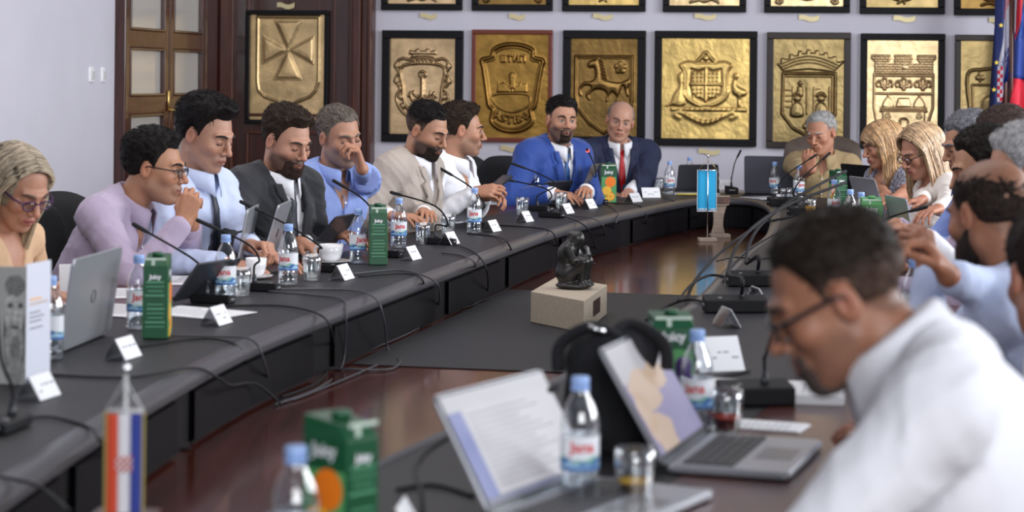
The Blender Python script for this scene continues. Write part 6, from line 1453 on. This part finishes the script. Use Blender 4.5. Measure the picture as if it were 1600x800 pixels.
person('person with long straight blond hair, glasses and ivory blazer, typing', (1438, 237, 328), 202, 24, 0, body=190, lead=.18, skin=(.55, .31, .24), hair=None, top={'mat': whiteblz, 'name': 'blazer', 'nocollar': 1}, female=True, glasses=(mat('dark_frames'), .002), longhair=hair_straight, size=1.06,
       arms={'R': {'at': (1438, 330, 362), 'pose': 'type', 'fwd': (-.2, 1, -.15)}, 'L': {'at': (1448, 352, 372), 'pose': 'type'}})
person('person with wavy grey hair, mostly hidden, behind the ivory blazer', (1512, 224, 380), 185, 20, 0, body=176, lead=.12, hair={'col': (.17, .17, .19), 'top': .02, 'side': .012, 'clump': .004}, top={'mat': midblue}, vox=.0055)
person('person with curly dark hair, mostly hidden, in front of the flags', (1566, 222, 432), 182, 20, 0, body=174, lead=.12, hair={'col': (.06, .04, .035), 'top': .014, 'side': .012, 'clump': .004}, top={'mat': whitec}, vox=.0055)
person('person with black hair seen over the bald bearded head', (1536, 262, 480), 176, 18, 0, body=172, lead=.14, hair={'col': (.014, .010, .009), 'top': .022, 'side': .016, 'clump': .005}, top={'mat': lilac}, vox=.0055, arms={'R': {'at': (1400, 352, 470), 'pose': 'type', 'fwd': (0, 1, -.2)}})
person('person with light grey curly hair at the right edge', (1600, 272, 590), 172, 12, 0, body=170, lead=.12, hair={'col': (.42, .41, .42), 'top': .022, 'side': .018, 'clump': .006, 'tex': .004}, top={'mat': whitec}, vox=.0055, arms={'R': {'at': (1440, 372, 560), 'pose': 'type'}})
person('person with balding crown and dark beard in pale blue shirt, hands raised', (1545, 334, 700), 122, 14, 0, body=150, lead=.20, skin=(.42, .22, .15), hair={'col': (.030, .020, .016), 'top': .006, 'side': .009, 'tex': .002, 'bald': (-.02, .073, .102, .017), 'recede': .02, 'shade': .3}, beard=('full', (.02, .014, .012), .014), top={'mat': paleblue}, vox=.005, shw=1.08,
       arms={'L': {'at': (1452, 420, 690), 'fwd': (.25, .35, 1), 'nrm': (-.5, -1, .3), 'pose': 'hold', 'pole': (-.5, -.2, -1)}, 'R': {'at': (1462, 428, 760), 'fwd': (-.3, .6, .8), 'nrm': (.5, -.6, .6), 'pose': 'hold', 'pole': (.6, -.3, -1)}})
person('person with dark hair and white shirt, cropped by the right edge', (1646, 432, 850), 100, 12, 0, body=165, lead=.16, skin=(.42, .22, .16), hair={'col': (.022, .013, .011), 'top': .016, 'side': .010}, top={'mat': whitec}, vox=.0055, arms={'R': {'at': (1540, 600, 900), 'pose': 'rest'}})
person('person with short dark hair, glasses and goatee in white shirt, closest to camera', (1306, 463, 1110), 174, 28, 0, body=166, lead=.42, na=56, skin=(.38, .20, .14), hair={'col': (.018, .012, .009), 'col2': (.07, .042, .032), 'z2': .045, 'top': .009, 'side': .003, 'tex': .002, 'shade': .5, 'front': .004}, beard=('full', (.06, .045, .04), .006, 'goatee', .3), hsz=.93, top={'mat': whitec, 'cz': .030}, vox=.0036,
       glasses=(mat('black_frames', (.008, .008, .012), .25), .0030), shw=1.12, belly=.05, size=1.03, arms={'L': {'at': (1010, 905, 1130), 'pose': 'rest', 'pole': (-1, -.2, -.6)}, 'R': {'at': (1440, 730, 1000), 'pose': 'rest'}})
# ---------- empty chairs along the walls and at gaps
for (px, py, s, a, l, br) in ((70, 420, 470, -112, 'black chair behind the blond grey haired person, against left wall', 0), (138, 400, 440, -112, 'black chair with paper strip on its back, beside left wall', 0), (196, 380, 420, -112, 'black chair behind the lilac shirt, near the door', 0),
                          (768, 330, 268, -135, 'wide black empty chair between white shirt and blue suit', 0), (350, 360, 370, -118, 'black chair behind the tall person with dark tie', 0), (566, 340, 325, -130, 'black chair behind the light blue shirt, by the portal', 0)):
    p = W(px, py, s); chair(None, (p.x, p.y, 0), math.radians(a), '', l, bool(br))
    if 'paper strip' in l:
        q = [o for o in SC.objects if o.get('label') == l][0]; b = MB(); b.box((.02, -.30, .965), (.13, .10, .002), R=Matrix.Rotation(.25, 3, 'X')); b.build('paper_strip', M_paper, q)
